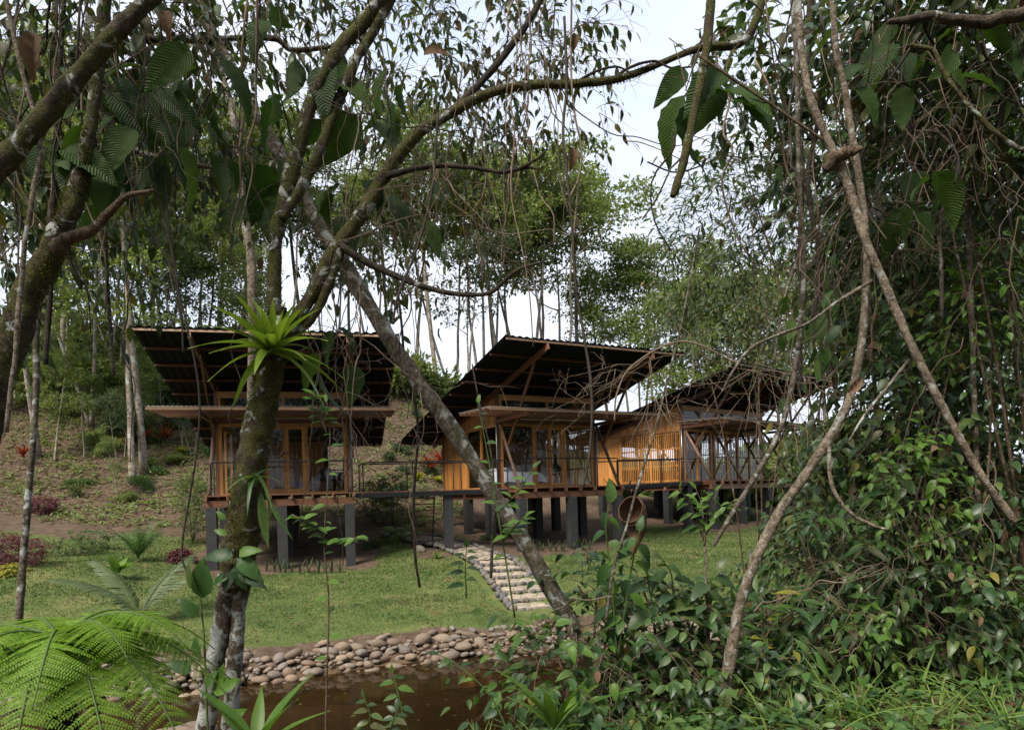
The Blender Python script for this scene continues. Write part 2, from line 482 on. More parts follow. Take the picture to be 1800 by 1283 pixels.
# ------------------------------------------------------------------ terrain
W_Z = CZ - 3.4
TP = np.array([
 (0, 0, -1.6), (-3, 2, -1.6), (3, 2, -1.6), (0, -6, -1.5), (-8, -4, -1.4), (8, -4, -1.4), (-2.5, 5, -1.85), (-4.5, 5.5, -2.2), (-1, 6, -2.2), (1.0, 6, -2.0),
 (3, 6, -1.75), (5, 6, -1.65), (8, 6, -1.5), (7, 10, -1.8), (3, 8.5, -2.3), (4.5, 11, -2.7), (9, 12, -2.3), (1.2, 7.6, -2.7),
 (-2, 10, -4.0), (0, 11.3, -4.0), (-5, 9.3, -4.0), (-3, 11.5, -3.9), (-8, 9.0, -3.9), (1.8, 12.3, -3.95), (4, 13.6, -3.9), (8, 15, -3.9), (-13, 9, -3.8), (14, 16.5, -3.9),
 (-3, 7.6, -3.1), (-6, 7.2, -2.9), (-1, 8.6, -3.2),
 (-5.05, 12.9, -3.45), (-2.4, 14.2, -3.45), (-.24, 14.7, -3.45), (3, 15.4, -3.45), (8, 17, -3.45), (-8.5, 11.9, -3.45),
 (-5.2, 13.6, -2.98), (-2.6, 14.9, -2.95), (-.4, 15.4, -2.9), (3, 16.3, -2.85), (8, 18, -2.8), (-9, 12.7, -2.98), (-14, 12, -2.95), (14, 19.5, -2.7),
 (-5, 16, -2.88), (-1, 17.0, -2.84), (-10, 15, -2.82), (3.5, 17.6, -2.72), (-14, 15, -2.6),
 (.7, 17.3, -2.86), (-.1, 20, -2.45), (-4, 20, -2.35), (-2, 18.6, -2.68), (-8, 20.1, -2.28), (-12, 19, -2.1), (4, 21, -2.3), (10, 24, -2.15),
 (-8, 22, -2.13), (-5, 23, -2.1), (-8, 27, -1.75), (-.75, 22.5, -2.1), (2, 24, -2.13), (-2.06, 24.7, -1.78), (-4.7, 28, -1.45), (-3, 26, -1.62), (2, 29, -1.65), (6, 27, -1.95),
 (8, 31, -1.65), (12, 33, -1.55), (12, 38, -1.2), (17, 36, -1.5), (20, 42, -1.3), (25, 30, -1.8), (15, 26, -2.0), (22, 22, -2.2),
 (-13.3, 20, -1.75), (-17.4, 24, -1.26), (-15.7, 27, -1.08), (-18.7, 30, -.15), (-23.7, 38, 4.6), (-28.7, 46, 9.7), (-15, 32, .5), (-19, 40, 4.6), (-24, 48, 9.4), (-16, 47, 8.2),
 (-7, 33, -.1), (-6.3, 38, 2.5), (-7, 46, 7.2), (-4.8, 48, 6.8), (-11, 34, .6), (-12, 42, 5.0), (-8, 60, 9), (-30, 60, 12), (-55, 60, 15), (-50, 35, 6), (-30, 26, 1.0),
 (0, 36, -.9), (0, 50, 4.0), (5, 50, 2.0), (8, 50, .6), (15, 55, .6), (25, 60, .4), (45, 60, 0), (0, 70, 6), (0, 150, 6), (-150, 100, 20), (150, 100, 4), (0, 500, 0), (-500, 300, 10), (500, 300, 0),
 (0, -50, -1), (-60, -20, 0), (60, -20, 0), (50, 10, -1.4), (-40, 10, -1.2), (30, 15, -1.9), (-24, 14, -2.0), (-22, 5, -1.8), (0, -400, 0), (-400, -200, 0), (400, -200, 0), (20, 8, -1.6)], float)
def _rbf_fit(p):
    D = np.linalg.norm(p[:, None, :2] - p[None, :, :2], axis=-1)
    n = len(p)
    A = np.zeros((n + 1, n + 1)); A[:n, :n] = -D; A[:n, n] = 1; A[n, :n] = 1
    A[np.arange(n), np.arange(n)] -= .25
    return np.linalg.solve(A, np.append(p[:, 2], 0))
TW = _rbf_fit(TP)
def gz(x, y, rough=True):
    x = np.atleast_1d(np.asarray(x, float)).ravel(); y = np.atleast_1d(np.asarray(y, float)).ravel()
    out = np.empty(len(x))
    for i in range(0, len(x), 20000):
        D = np.sqrt((x[i:i + 20000, None] - TP[None, :, 0]) ** 2 + (y[i:i + 20000, None] - TP[None, :, 1]) ** 2 + .3)
        out[i:i + 20000] = -D @ TW[:-1] + TW[-1]
    if rough:
        out += .035 * np.sin(1.7 * x + 1.1 * np.sin(1.3 * y)) * np.sin(1.9 * y + .7 * np.sin(2.1 * x)) + .018 * np.sin(4.3 * x + y) * np.sin(3.7 * y - x)
    return out + CZ
def gz1(x, y): return float(gz(x, y)[0])

def axis_pts(lo, hi, step, far, k):
    a = list(np.arange(lo, hi + 1e-6, step))
    s, x = step, lo
    while x > -far: s *= k; x -= s; a.insert(0, x)
    s, x = step, hi
    while x < far: s *= k; x += s; a.append(x)
    return np.array(a)
gx = axis_pts(-20, 16, .22, 900, 1.16)
gy = axis_pts(1, 40, .22, 900, 1.16)
GX, GY = np.meshgrid(gx, gy, indexing='ij')
GZ = gz(GX, GY).reshape(GX.shape)
nx, ny = GX.shape
i, j = np.meshgrid(np.arange(nx - 1), np.arange(ny - 1), indexing='ij')
GF = np.stack([i * ny + j, (i + 1) * ny + j, (i + 1) * ny + j + 1, i * ny + j + 1], -1).reshape(-1, 4)

def smooth(a, b, x): 
    t = np.clip((x - a) / (b - a), 0, 1); return t * t * (3 - 2 * t)
def wob(x, y): return np.sin(1.3 * x + 2 * np.sin(.9 * y)) * .5 + np.sin(2.9 * y + 1.7 * np.sin(1.1 * x)) * .35 + np.sin(6.1 * x + 4.3 * y) * .2
CAB = [(-7.862, 23.713, .314, .244), (1.463, 26.706, .322, .491), (10.641, 33.941, .466, .70)]
def soil_amount(x, y):
    w = wob(x, y)
    s = smooth(27.0, 30.5, y + 1.2 * w + .30 * np.clip(-x - 8, 0, 12)) * (1 - smooth(2, 7, x + w))
    for k, (cx, cy, cz, th) in enumerate(CAB):
        lx = (x - cx) * math.cos(th) + (y - cy) * math.sin(th); ly = -(x - cx) * math.sin(th) + (y - cy) * math.cos(th)
        hw = 3.0 if k < 2 else 4.4
        s = np.maximum(s, smooth(hw + .5, hw - .3, np.abs(lx) + .3 * w) * smooth(-3.0, -2.0, ly + .3 * w) * smooth(8.5, 7.5, ly))
    s = np.maximum(s, smooth(9.3, 8.0, y - .15 * x + .5 * w))          # near bank: litter
    s = np.maximum(s, smooth(1.6, .9, np.hypot(x + 2.6, (y - 25.3) * .6) + .2 * w))
    s = np.maximum(s, smooth(.52, .36, (gz(x, y, False) - W_Z) + .05 * w) * (y < 21))   # pond bed
    return np.clip(s, 0, 1)

def ground_mat():
    m, t = new_mat('lawn_and_soil')
    at = N(t, 'Attribute', attribute_name='soil').outputs['Fac']
    wet = N(t, 'Attribute', attribute_name='wet').outputs['Fac']
    a, b, c3 = noise(t, .55, 5, .6), noise(t, 3.2, 5, .65), noise(t, 28, 4, .7)
    g = ramp(t, a, [(.3, (.058, .09, .026)), (.5, (.09, .115, .037)), (.72, (.155, .15, .062))])
    g = mix(t, .6, g, ramp(t, b, [(.3, (.55, .6, .5)), (.7, (1.25, 1.2, 1.1))]), 'MULTIPLY')
    g = mix(t, .6, g, ramp(t, c3, [(.3, (.4, .42, .4)), (.7, (1.4, 1.4, 1.3))]), 'MULTIPLY')
    g = mix(t, ramp(t, noise(t, 1.1, 4, .6), [(.60, 0.0), (.72, .75)]), g, (.13, .088, .05))
    so_ = ramp(t, b, [(.25, (.055, .036, .024)), (.5, (.10, .068, .046)), (.75, (.155, .112, .08))])
    so_ = mix(t, .8, so_, ramp(t, c3, [(.3, (.35, .35, .35)), (.62, (1.1, 1.1, 1.1)), (.72, (2.1, 1.9, 1.6))]), 'MULTIPLY')
    edge = math_n(t, 'ADD', at, math_n(t, 'MULTIPLY', math_n(t, 'SUBTRACT', b, .5), .9))
    col = mix(t, ramp(t, edge, [(.38, 0.0), (.62, 1.0)]), g, so_)
    col = mix(t, wet, col, ramp(t, b, [(.3, (.05, .032, .014)), (.7, (.12, .075, .034))]))
    finish(t, principled(t, col, .9, .15, bump=mix(t, .5, b, c3), bstr=.8, bdist=.05))
    return m
gmesh = mesh('ground', np.stack([GX, GY, GZ], -1).reshape(-1, 3), GF, ground_mat(), True)
for nm, val in (('soil', soil_amount(GX.ravel(), GY.ravel())), ('wet', smooth(.12, -.05, GZ.ravel() - W_Z) * (np.abs(GX.ravel()) < 40) * (GY.ravel() < 25))):
    at_ = gmesh.attributes.new(nm, 'FLOAT', 'POINT')
    at_.data.foreach_set('value', np.asarray(val, np.float32))
ground = tag(obj('ground', gmesh), 'grassy terraced ground rising to a bare brown slope', 'ground', kind='structure')

def water_mat():
    m, t = new_mat('brown_pond_water')
    n = noise(t, 2.2, 3, .5, stretch=(1, 2.2, 1))
    bp = N(t, 'Bump'); bp.inputs['Strength'].default_value = .05; bp.inputs['Distance'].default_value = .05
    t.links.new(n, bp.inputs['Height'])
    g = N(t, 'BsdfGlossy'); g.inputs['Roughness'].default_value = .03
    t.links.new(bp.outputs[0], g.inputs['Normal'])
    tr = N(t, 'BsdfTransparent'); tr.inputs['Color'].default_value = (.58, .42, .20, 1)
    df = N(t, 'BsdfDiffuse'); df.inputs['Color'].default_value = (.034, .024, .010, 1)
    a = N(t, 'MixShader'); a.inputs[0].default_value = .45
    t.links.new(tr.outputs[0], a.inputs[1]); t.links.new(df.outputs[0], a.inputs[2])
    fr = N(t, 'Fresnel'); fr.inputs['IOR'].default_value = 1.33
    t.links.new(bp.outputs[0], fr.inputs['Normal'])
    b = N(t, 'MixShader')
    t.links.new(fr.outputs[0], b.inputs[0]); t.links.new(a.outputs[0], b.inputs[1]); t.links.new(g.outputs[0], b.inputs[2])
    finish(t, b.outputs[0])
    return m
wv = np.array([(-22, 6.4, W_Z), (-3, 6.4, W_Z), (3, 9.0, W_Z), (16, 13, W_Z), (18, 19, W_Z), (6, 17.4, W_Z), (-.2, 15.3, W_Z), (-5, 13.5, W_Z), (-22, 12.6, W_Z)])
tag(obj('pond_water', mesh('pond_water', wv, np.array([list(range(9))]), water_mat())), 'still brown pond water below the stone bank', 'pond', kind='structure')

# ------------------------------------------------------------------ stones: bank of the pond and the path
def stone_mesh(name, seed, mat, sub=2, flat=.62):
    import bmesh
    g = np.random.default_rng(seed)
    bm = bmesh.new()
    bmesh.ops.create_icosphere(bm, subdivisions=sub, radius=1.0)
    ph = g.uniform(0, 6, 6)
    ax = g.uniform(.75, 1.15, 3)
    for v in bm.verts:
        c = v.co
        k = 1 + .13 * math.sin(2.1 * c.x + ph[0]) * math.sin(1.7 * c.y + ph[1]) + .10 * math.sin(3.1 * c.z + ph[2] + 2 * c.x)
        v.co = Vector((c.x * ax[0] * k, c.y * ax[1] * k * .8, c.z * flat * k))
    me = bpy.data.meshes.new(name)
    bm.to_mesh(me); bm.free()
    me.polygons.foreach_set('use_smooth', np.ones(len(me.polygons), bool))
    me.materials.append(mat)
    return me
BANK = np.array([(-10.5, 11.55), (-8.5, 12.0), (-6.6, 12.35), (-5.05, 12.95), (-3.7, 13.6), (-2.4, 14.2), (-1.2, 14.5), (-.24, 14.75), (1.3, 15.05), (3.0, 15.45), (5.0, 16.1)], float)
bank = empty('stone_bank', (-3.7, 13.6, W_Z))
tag(bank, 'bank of rounded brown river stones along the far edge of the pond', 'stone bank')
SM = [stone_mesh('stone', 100 + k, MT['stone']) for k in range(7)]
def put_stone(me, parent, base, p, s, name='stone', tilt=.35, rz=None):
    o = obj(name, me, parent)
    o.location = tuple(np.asarray(p, float) - base)
    o.rotation_euler = (random.uniform(-tilt, tilt), random.uniform(-tilt, tilt), random.uniform(0, 6.28) if rz is None else rz)
    o.scale = (s * random.uniform(.9, 1.35), s * random.uniform(.85, 1.1), s * random.uniform(.8, 1.1))
    return o
bb = np.array(bank.location)
BK = catmull(BANK, 400)
Ls = np.concatenate([[0], np.cumsum(np.linalg.norm(np.diff(BK, axis=0), axis=1))])
bankn = 0
for row, (off, dz, smin, smax) in enumerate(((-.18, -.06, .11, .19), (.06, .05, .12, .22), (.30, .20, .11, .20), (.52, .33, .10, .20), (.74, .44, .08, .17), (.18, .14, .06, .10), (.42, .27, .06, .10))):
    s_ = random.uniform(0, .2)
    while s_ < Ls[-1]:
        sz = (smin * .75 + (smax * 1.15 - smin * .75) * random.random() ** 1.6) * .88
        k = np.searchsorted(Ls, s_)
        k = min(k, len(BK) - 2)
        tdir = nrm(BK[k + 1] - BK[k]); nn = np.array([-tdir[1], tdir[0]])
        p = BK[k] + nn * (off + random.uniform(-.13, .13))
        fade = smooth(-1.5, 3.5, p[0])
        if row == 4 and random.random() < .45:
            s_ += sz * 2.0; continue
        put_stone(random.choice(SM), bank, bb, (p[0], p[1], W_Z + dz * (1 - .25 * fade) + random.uniform(-.03, .04)), sz)
        bankn += 1
        s_ += sz * 1.62
# boulders at the inlet beside the tree fern and submerged stones
for u, v, d, s in ((300, 1150, 9.3, .30), (335, 1118, 10.2, .36), (352, 1165, 9.0, .26), (270, 1190, 8.4, .33), (318, 1205, 8.2, .24), (345, 1232, 7.8, .22), (290, 1120, 10.0, .3)):
    q = P(u, v, d)
    b = tag(put_stone(random.choice(SM), None, np.zeros(3), (q[0], q[1], max(gz1(q[0], q[1]) + .08, W_Z - .02)), s, 'boulder'), 'pale river boulder at the pond inlet beside the tree fern', 'boulder', 'boulders at the pond inlet')
for k in range(60):
    t = random.random()
    c = BK[int(t * 399)]
    x, y = c[0] + random.uniform(-.4, .4), c[1] - random.uniform(.2, 1.1)
    put_stone(random.choice(SM), bank, bb, (x, y, max(gz1(x, y), W_Z - .45) + .03), random.uniform(.10, .2))

# path of flagstones down from the ladder, then steps
PATH = np.array([(-5.0, 28.3), (-4.1, 27.2), (-3.2, 26.1), (-2.15, 24.8), (-1.35, 23.5), (-.8, 22.45)], float)
pth = tag(empty('stone_path', (-2.15, 24.8, gz1(-2.15, 24.8))), 'pale flagstone path with cobble edging and steps', 'path', kind='structure')
pb = np.array(pth.location)
PC = catmull(PATH, 60)
PT = nrm(np.gradient(PC, axis=0)); PN = np.stack([-PT[:, 1], PT[:, 0]], 1)
PW = .60
Vp, Fp = [], []
for k in range(60):
    for s in (-1, -.33, .33, 1):
        q = PC[k] + PN[k] * s * PW
        Vp.append((q[0], q[1], max(gz1(*PC[k]), gz1(*q)) + .035))
for k in range(59):
    for s in range(3):
        Fp.append([k * 4 + s, k * 4 + s + 1, k * 4 + 5 + s, k * 4 + 4 + s])
obj('mortar_bed', mesh('mortar_bed', np.array(Vp) - pb, np.array(Fp), MT['mortar']), pth)
def flag(parent, base, c, t, n, sx, sy, z, mat, th=.03, name='flagstone'):
    k = random.randint(5, 7); a0 = random.uniform(0, 6)
    ring = []
    for q in range(k):
        a = a0 + 6.283 * q / k + random.uniform(-.2, .2)
        r = random.uniform(.86, 1.12)
        ring.append(np.append(c + t * math.cos(a) * sx * r + n * math.sin(a) * sy * r, z))
    ring = np.array(ring)
    top = ring.copy(); top[:, :2] = c + (ring[:, :2] - c) * .93; top[:, 2] += th
    V = np.vstack([ring, top]) - base
    Q = np.array([[q, (q + 1) % k, k + (q + 1) % k, k + q] for q in range(k)])
    return obj(name, mesh(name, V, [Q, np.array([list(range(k, 2 * k))])], mat), parent)
for k in range(2, 59, 3):
    for s in (-.66, -.22, .22, .66):
        c = PC[k] + PN[k] * (s + random.uniform(-.05, .05)) * PW + PT[k] * random.uniform(-.07, .07) * (1 if s > 0 else 1.4)
        flag(pth, pb, c, PT[k], PN[k], .19, .155, max(gz1(*PC[k]), gz1(*c)) + .034, MT['flag'])
CM = [stone_mesh('cobble', 200 + k, MT['cobble'], 2, .8) for k in range(5)]
for sgn in (-1, 1):
    for k in np.linspace(0, 59, 44).astype(int):
        c = PC[k] + PN[k] * sgn * (PW + .07) + np.array([random.uniform(-.03, .03), random.uniform(-.03, .03)])
        put_stone(random.choice(CM), pth, pb, (c[0], c[1], max(gz1(*c), gz1(*PC[k])) + .07), random.uniform(.07, .12), 'cobble')
# steps
S0, S1 = np.array([-.75, 22.35]), np.array([.72, 17.25])
st_t = nrm(S1 - S0); st_n = np.array([-st_t[1], st_t[0]])
NS = 7
zt = [gz1(*S0) + .06, gz1(*S1) + .03]
run = np.linalg.norm(S1 - S0) / NS
for k in range(NS):
    z = zt[0] + (zt[1] - zt[0]) * ((k + .35) / (NS - .65))
    a = S0 + st_t * run * k; b = S0 + st_t * run * (k + 1.02)
    w = .56 + .02 * k
    V = []
    for q in (a, b):
        for s in (-1, 1):
            p = q + st_n * s * w
            V.append((p[0], p[1]))
    V = np.array([(V[0][0], V[0][1], z - .4), (V[2][0], V[2][1], z - .4), (V[3][0], V[3][1], z - .4), (V[1][0], V[1][1], z - .4),
                  (V[0][0], V[0][1], z), (V[2][0], V[2][1], z), (V[3][0], V[3][1], z), (V[1][0], V[1][1], z)])
    stp = obj('step', mesh('step', V - pb, BOXF, MT['mortar']), pth)
    for q in range(3):
        c = a + st_t * run * .5 + st_n * (q - 1) * w * .62
        flag(stp, pb, c, st_t, st_n, run * .40, w * .30, z + .002, MT['flag'], .022)
    for q in range(7):      # riser cobbles set into the front of each step
        c = b + st_n * (q - 3 + random.uniform(-.25, .25)) / 3 * w * .88 + st_t * random.uniform(.0, .04)
        put_stone(random.choice(CM), stp, pb, (c[0], c[1], z - .06 + random.uniform(-.02, .015)), random.uniform(.07, .105), 'cobble')
    for sgn in (-1, 1):
        for q in range(4):
            c = a + st_t * run * (q + .5) / 4 + st_n * sgn * (w + .09 + random.uniform(-.03, .05))
            put_stone(random.choice(CM), stp, pb, (c[0], c[1], z + .05 - .02 * q + random.uniform(-.02, .03)), random.uniform(.09, .14), 'cobble')

# ------------------------------------------------------------------ cabins
H0, SL, YF, YB = 3.871, .238, 3.801, 6.857
HD, YD, DEP = 2.414, 1.683, 5.425
def roofz(y, dz=0.0): return H0 - SL * y + dz

def corr_sheet(x0, x1, ys, zs, amp, per, thick):
    n = int((x1 - x0) / per * 4) + 1
    xs = np.linspace(x0, x1, n)
    w = amp * np.clip(1.6 * np.cos(2 * math.pi * (xs - x0) / per), -1, 1)
    V, Q = [], []
    for off in (0, -thick):
        for y, z in zip(ys, zs):
            for x, h in zip(xs, w): V.append((x, y, z + h + off))
    m = len(ys)
    for layer in range(2):
        o = layer * n * m
        for r in range(m - 1):
            for k in range(n - 1):
                f = [o + r * n + k, o + r * n + k + 1, o + (r + 1) * n + k + 1, o + (r + 1) * n + k]
                Q.append(f if layer == 0 else f[::-1])
    T = n * m
    for k in range(n - 1):
        Q.append([k + 1, k, T + k, T + k + 1]); e = (m - 1) * n
        Q.append([e + k, e + k + 1, T + e + k + 1, T + e + k])
    for r in range(m - 1):
        Q.append([r * n, (r + 1) * n, T + (r + 1) * n, T + r * n]); e = n - 1
        Q.append([(r + 1) * n + e, r * n + e, T + r * n + e, T + (r + 1) * n + e])
    return np.array(V), np.array(Q)

def rail_path(pts, r=.022, sides=8):
    """tube along a polyline with rounded corners"""
    pts = [np.array(p, float) for p in pts]
    out = [pts[0]]
    for a, b, c in zip(pts, pts[1:], pts[2:]):
        ra = min(.09, np.linalg.norm(b - a) * .4, np.linalg.norm(c - b) * .4)
        p0 = b + nrm(a - b) * ra; p1 = b + nrm(c - b) * ra
        for t in np.linspace(0, 1, 6): out.append((1 - t) ** 2 * p0 + 2 * t * (1 - t) * b + t * t * p1)
    out.append(pts[-1])
    out = np.array(out)
    n = len(out)
    T = nrm(np.gradient(out, axis=0))
    ref = nrm(np.cross(nrm(pts[1] - pts[0]), nrm(pts[2] - pts[1]))) if len(pts) > 2 else np.array([0, 1., 0])
    X = nrm(np.cross(T, ref)); Y = np.cross(T, X)
    a = np.linspace(0, 2 * math.pi, sides, endpoint=False)
    V = (out[:, None] + r * (np.cos(a)[None, :, None] * X[:, None] + np.sin(a)[None, :, None] * Y[:, None])).reshape(-1, 3)
    i, j = np.meshgrid(np.arange(n - 1), np.arange(sides), indexing='ij'); j2 = (j + 1) % sides
    Q = np.stack([i * sides + j, i * sides + j2, (i + 1) * sides + j2, (i + 1) * sides + j], -1).reshape(-1, 4)
    return V, [Q]

def plank_wall(parent, x, y0, y1, z0, zt, pw=.145, mat='cedar_z', side=-1, name='plank'):
    """upright boards of a side wall at x, tops cut by zt(y)"""
    n = max(1, round((y1 - y0) / pw)); w = (y1 - y0) / n
    for k in range(n):
        a, b = y0 + k * w + .003, y0 + (k + 1) * w - .003
        t = .022 + random.uniform(-.003, .004)
        xs = (x, x + side * t)
        V = box_v(min(xs), max(xs), a, b, z0, 0)
        V[4:, 2] = [zt(V[q, 1]) for q in range(4, 8)]
        obj(name, mesh(name, V, BOXF, MT[mat]), parent)

def pane(name, parent, mat, x0, x1, y0, y1, z0, z1):
    if x1 - x0 > y1 - y0: V = [(x0, 0, z0), (x1, 0, z0), (x1, 0, z1), (x0, 0, z1)]
    else: x = (x0 + x1) / 2; V = [(x, y0, z0), (x, y1, z0), (x, y1, z1), (x, y0, z1)]
    return obj(name, mesh(name, np.array(V), np.array([[0, 1, 2, 3]]), mat), parent)

def make_cabin(k, label, w, rw, cw, bays, doors, left, crr=None):
    cx, cy, cz, th = CAB[k]
    base = np.array([cx, cy, CZ + cz])
    root = tag(empty('timber_cabin', base, th), label, 'cabin', 'raised timber cabins with tilted black roofs')
    crr = crr or cw
    ce, se = math.cos(th), math.sin(th)
    def wpos(x, y): return cx + x * ce - y * se, cy + x * se + y * ce
    wx = w + .09
    # piers
    xs = [-w - .02, 0, w + .02] if k < 2 else [-w, -w / 3, w / 3, w]
    for y in (-YD + .12, .95, 3.0, 5.1):
        for x in xs:
            X, Y = wpos(x, y)
            g = gz1(X, Y) - base[2] - .3
            box('pier', root, MT['pier'], x - .155, x + .155, y - .155, y + .155, g, -.41)
    # floor: beams, joists, boards
    for y in (-YD + .12, .95, 3.0, 5.1):
        box('floor_beam', root, MT['redwood_x'], -w - .2, w + .2, y - .06, y + .06, -.405, -.19)
    for x in xs:
        box('edge_beam', root, MT['redwood_y'], x - .05, x + .05, -YD + .19, DEP, -.39, -.20)
    nj = int((2 * w + .3) / .62)
    for q in range(nj + 1):
        x = -w - .15 + (2 * w + .3) * q / nj
        box('joist', root, MT['redwood_y'], x - .035, x + .035, -YD - .10, DEP, -.187, -.062)
    for q in range(11):
        y0 = -YD - .02 + q * .152
        box('deck_board', root, MT['redwood_x'], -w - .2, w + .2, y0, y0 + .146, -.06, -.018)
    box('floor', root, MT['floor'], -w - .05, w + .05, .0, DEP, -.06, -.012)
    # facade
    z1 = HD
    box('sill', root, MT['cedar_x'], -w, w, -.05, .06, -.012, .055)
    box('header', root, MT['cedar_x'], -w, w, -.06, .06, z1 - .09, z1 + .02)
    box('ledger_beam', root, MT['redwood_x'], -w - .1, w + .1, -.02, .08, z1 + .022, z1 + .2)
    fr = bays
    for q, f in enumerate(fr):
        x = -w + 2 * w * f
        wd_ = .055 if q in (0, len(fr) - 1) else .05
        x = min(max(x, -w + wd_), w - wd_)
        if q in doors: continue
        box('mullion', root, MT['cedar_z'], x - wd_, x + wd_, -.045, .045, .056, z1 - .091)
    for q, (a, b) in enumerate(zip(fr, fr[1:])):
        xa, xb = -w + 2 * w * a, -w + 2 * w * b
        if q in doors or q + 1 in doors:
            s = 1 if q + 1 in doors else -1          # side of the meeting stile
            xa, xb = (xa + .052, xb - .003) if s > 0 else (xa + .003, xb - .052)
            fr_v = join([(box_v(xa, xa + .085, -.03, .03, .06, z1 - .095), [BOXF]), (box_v(xb - .085, xb, -.03, .03, .06, z1 - .095), [BOXF]),
                         (box_v(xa + .085, xb - .085, -.028, .028, .06, .16), [BOXF]), (box_v(xa + .085, xb - .085, -.028, .028, z1 - .175, z1 - .095), [BOXF])])
            dr = obj('door', mesh('door', *fr_v, MT['cedar_z']), root)
            pane('pane', dr, MT['glass'], xa + .086, xb - .086, -.004, .004, .161, z1 - .176)
            hx = xb - .045 if s > 0 else xa + .045
            box('handle', dr, MT['cedar_z'], hx - .012, hx + .012, -.08, -.045, .78, 1.28)
            box('lock', dr, MT['black_metal'], hx - .02, hx + .02, -.044, -.031, 1.36, 1.46)
        else:
            pane('pane', root, MT['glass'], xa + .05, xb - .05, -.004, .004, .056, z1 - .091)
    for s in (-1, 1):
        box('corner_post', root, MT['redwood_y'], s * (w + .06) - .055, s * (w + .06) + .055, -.05, .07, -.012, roofz(.07, -.34))
        box('corner_post', root, MT['redwood_y'], s * (w + .06) - .055, s * (w + .06) + .055, DEP - .1, DEP, -.012, roofz(DEP, -.34))
        V, Fq = tube([(s * (w + .17), -.06, -.02), (s * (w + .17), -.06, 2.45)], [.028, .028], 8, 2)
        obj('downpipe', mesh('downpipe', V, Fq, MT['pipe'], True), root)
    # clerestory
    box('clerestory_sill', root, MT['cedar_x'], -w, w, -.04, .05, z1 + .202, z1 + .29)
    zt = roofz(0, -.34)
    box('top_beam', root, MT['cedar_x'], -w, w, -.05, .06, zt - .22, zt - .002)
    ncl = 2 if k < 2 else 5
    for q in range(ncl + 1):
        x = -w + .05 + (2 * w - .1) * q / ncl
        box('mullion', root, MT['cedar_z'], x - .04, x + .04, -.035, .035, z1 + .291, zt - .222)
        if q < ncl:
            pane('pane', root, MT['glass'], x + .04, x + (2 * w - .1) / ncl - .04, -.004, .004, z1 + .291, zt - .222)
    for s in (-1, 1):      # bracing behind the clerestory
        bar('brace', root, MT['redwood_x'], (s * w * .5, .5, z1 + .1), (s * w * .95, .5, zt - .1), .09, .07, (0, 1, 0))
    # roof
    ys = np.linspace(-YF, YB, 5)
    V, Q = corr_sheet(-rw, rw, ys, [roofz(y) for y in ys], .022, .26, .012)
    obj('roof_sheet', mesh('roof_sheet', V, Q, MT['roof_metal']), root)
    npur = 10
    for q in range(npur):
        y = -YF + .06 + (YF + YB - .15) * q / (npur - 1)
        zc_ = roofz(y, -.072)
        bar('purlin', root, MT['pale_x'] if q == 0 else MT['redwood_x'], (-rw + .05, y, zc_), (rw - .05, y, zc_), .045, .07, (0, SL, 1))
    rxs = [-w - .085, w + .085] if k < 2 else [-w - .085, -w / 3, w / 3, w + .085]
    for x in rxs:
        bar('rafter', root, MT['redwood_y'], (x, -YF - .02, roofz(-YF, -.235)), (x, YB - .3, roofz(YB - .3, -.235)), .07, .19)
        # leaning post, brace and canopy arm
        foot, top = np.array([x, -YD + .1, -.012]), np.array([x, -.12, 2.5])
        V, Fq = tube([foot, top], [.062, .058], 12, 3)
        obj('leaning_post', mesh('leaning_post', V, Fq, MT['postwood'], True), root)
        m_ = foot + (top - foot) * .62
        dx = .075 if x < 0 else -.075
        bar('brace', root, MT['redwood_y'], m_ + (dx, 0, 0), (x + dx, -2.75, roofz(-2.75, -.30)), .055, .10)
        bar('canopy_arm', root, MT['redwood_y'], (x - dx, .0, z1 + .07), (x - dx, -2.5, z1 + .10), .06, .13)
    # canopy: slats under a clear corrugated sheet
    for q in range(7):
        y = -2.56 + q * .40
        bar('canopy_slat', root, MT['pale_x'] if q == 0 else MT['redwood_x'], (-cw, y, 2.62 + .01 * q), (crr, y, 2.62 + .01 * q), .05, .075)
    V, Q = corr_sheet(-cw - .03, crr + .03, [-2.64, -1.3, -.06], [2.685, 2.715, 2.745], .014, .13, .004)
    obj('canopy_sheet', mesh('canopy_sheet', V, Q, MT['poly']), root)
    V, Fq = tube([(-w * .7, -.5, 2.55), (w * .75, -.5, 2.55)], [.018, .018], 8, 2)
    obj('strip_lamp', mesh('strip_lamp', V, Fq, MT['pipe'], True), root)
    # railing at the deck edge
    rr = obj('railing', mesh('railing', *rail_path([(-w + .0, -YD + .02, -.02), (-w + .0, -YD + .02, 1.02), (w - .0, -YD + .02, 1.02), (w - .0, -YD + .02, -.02)]), MT['black_metal'], True), root)
    # side walls
    zr = lambda y: roofz(y, -.135)
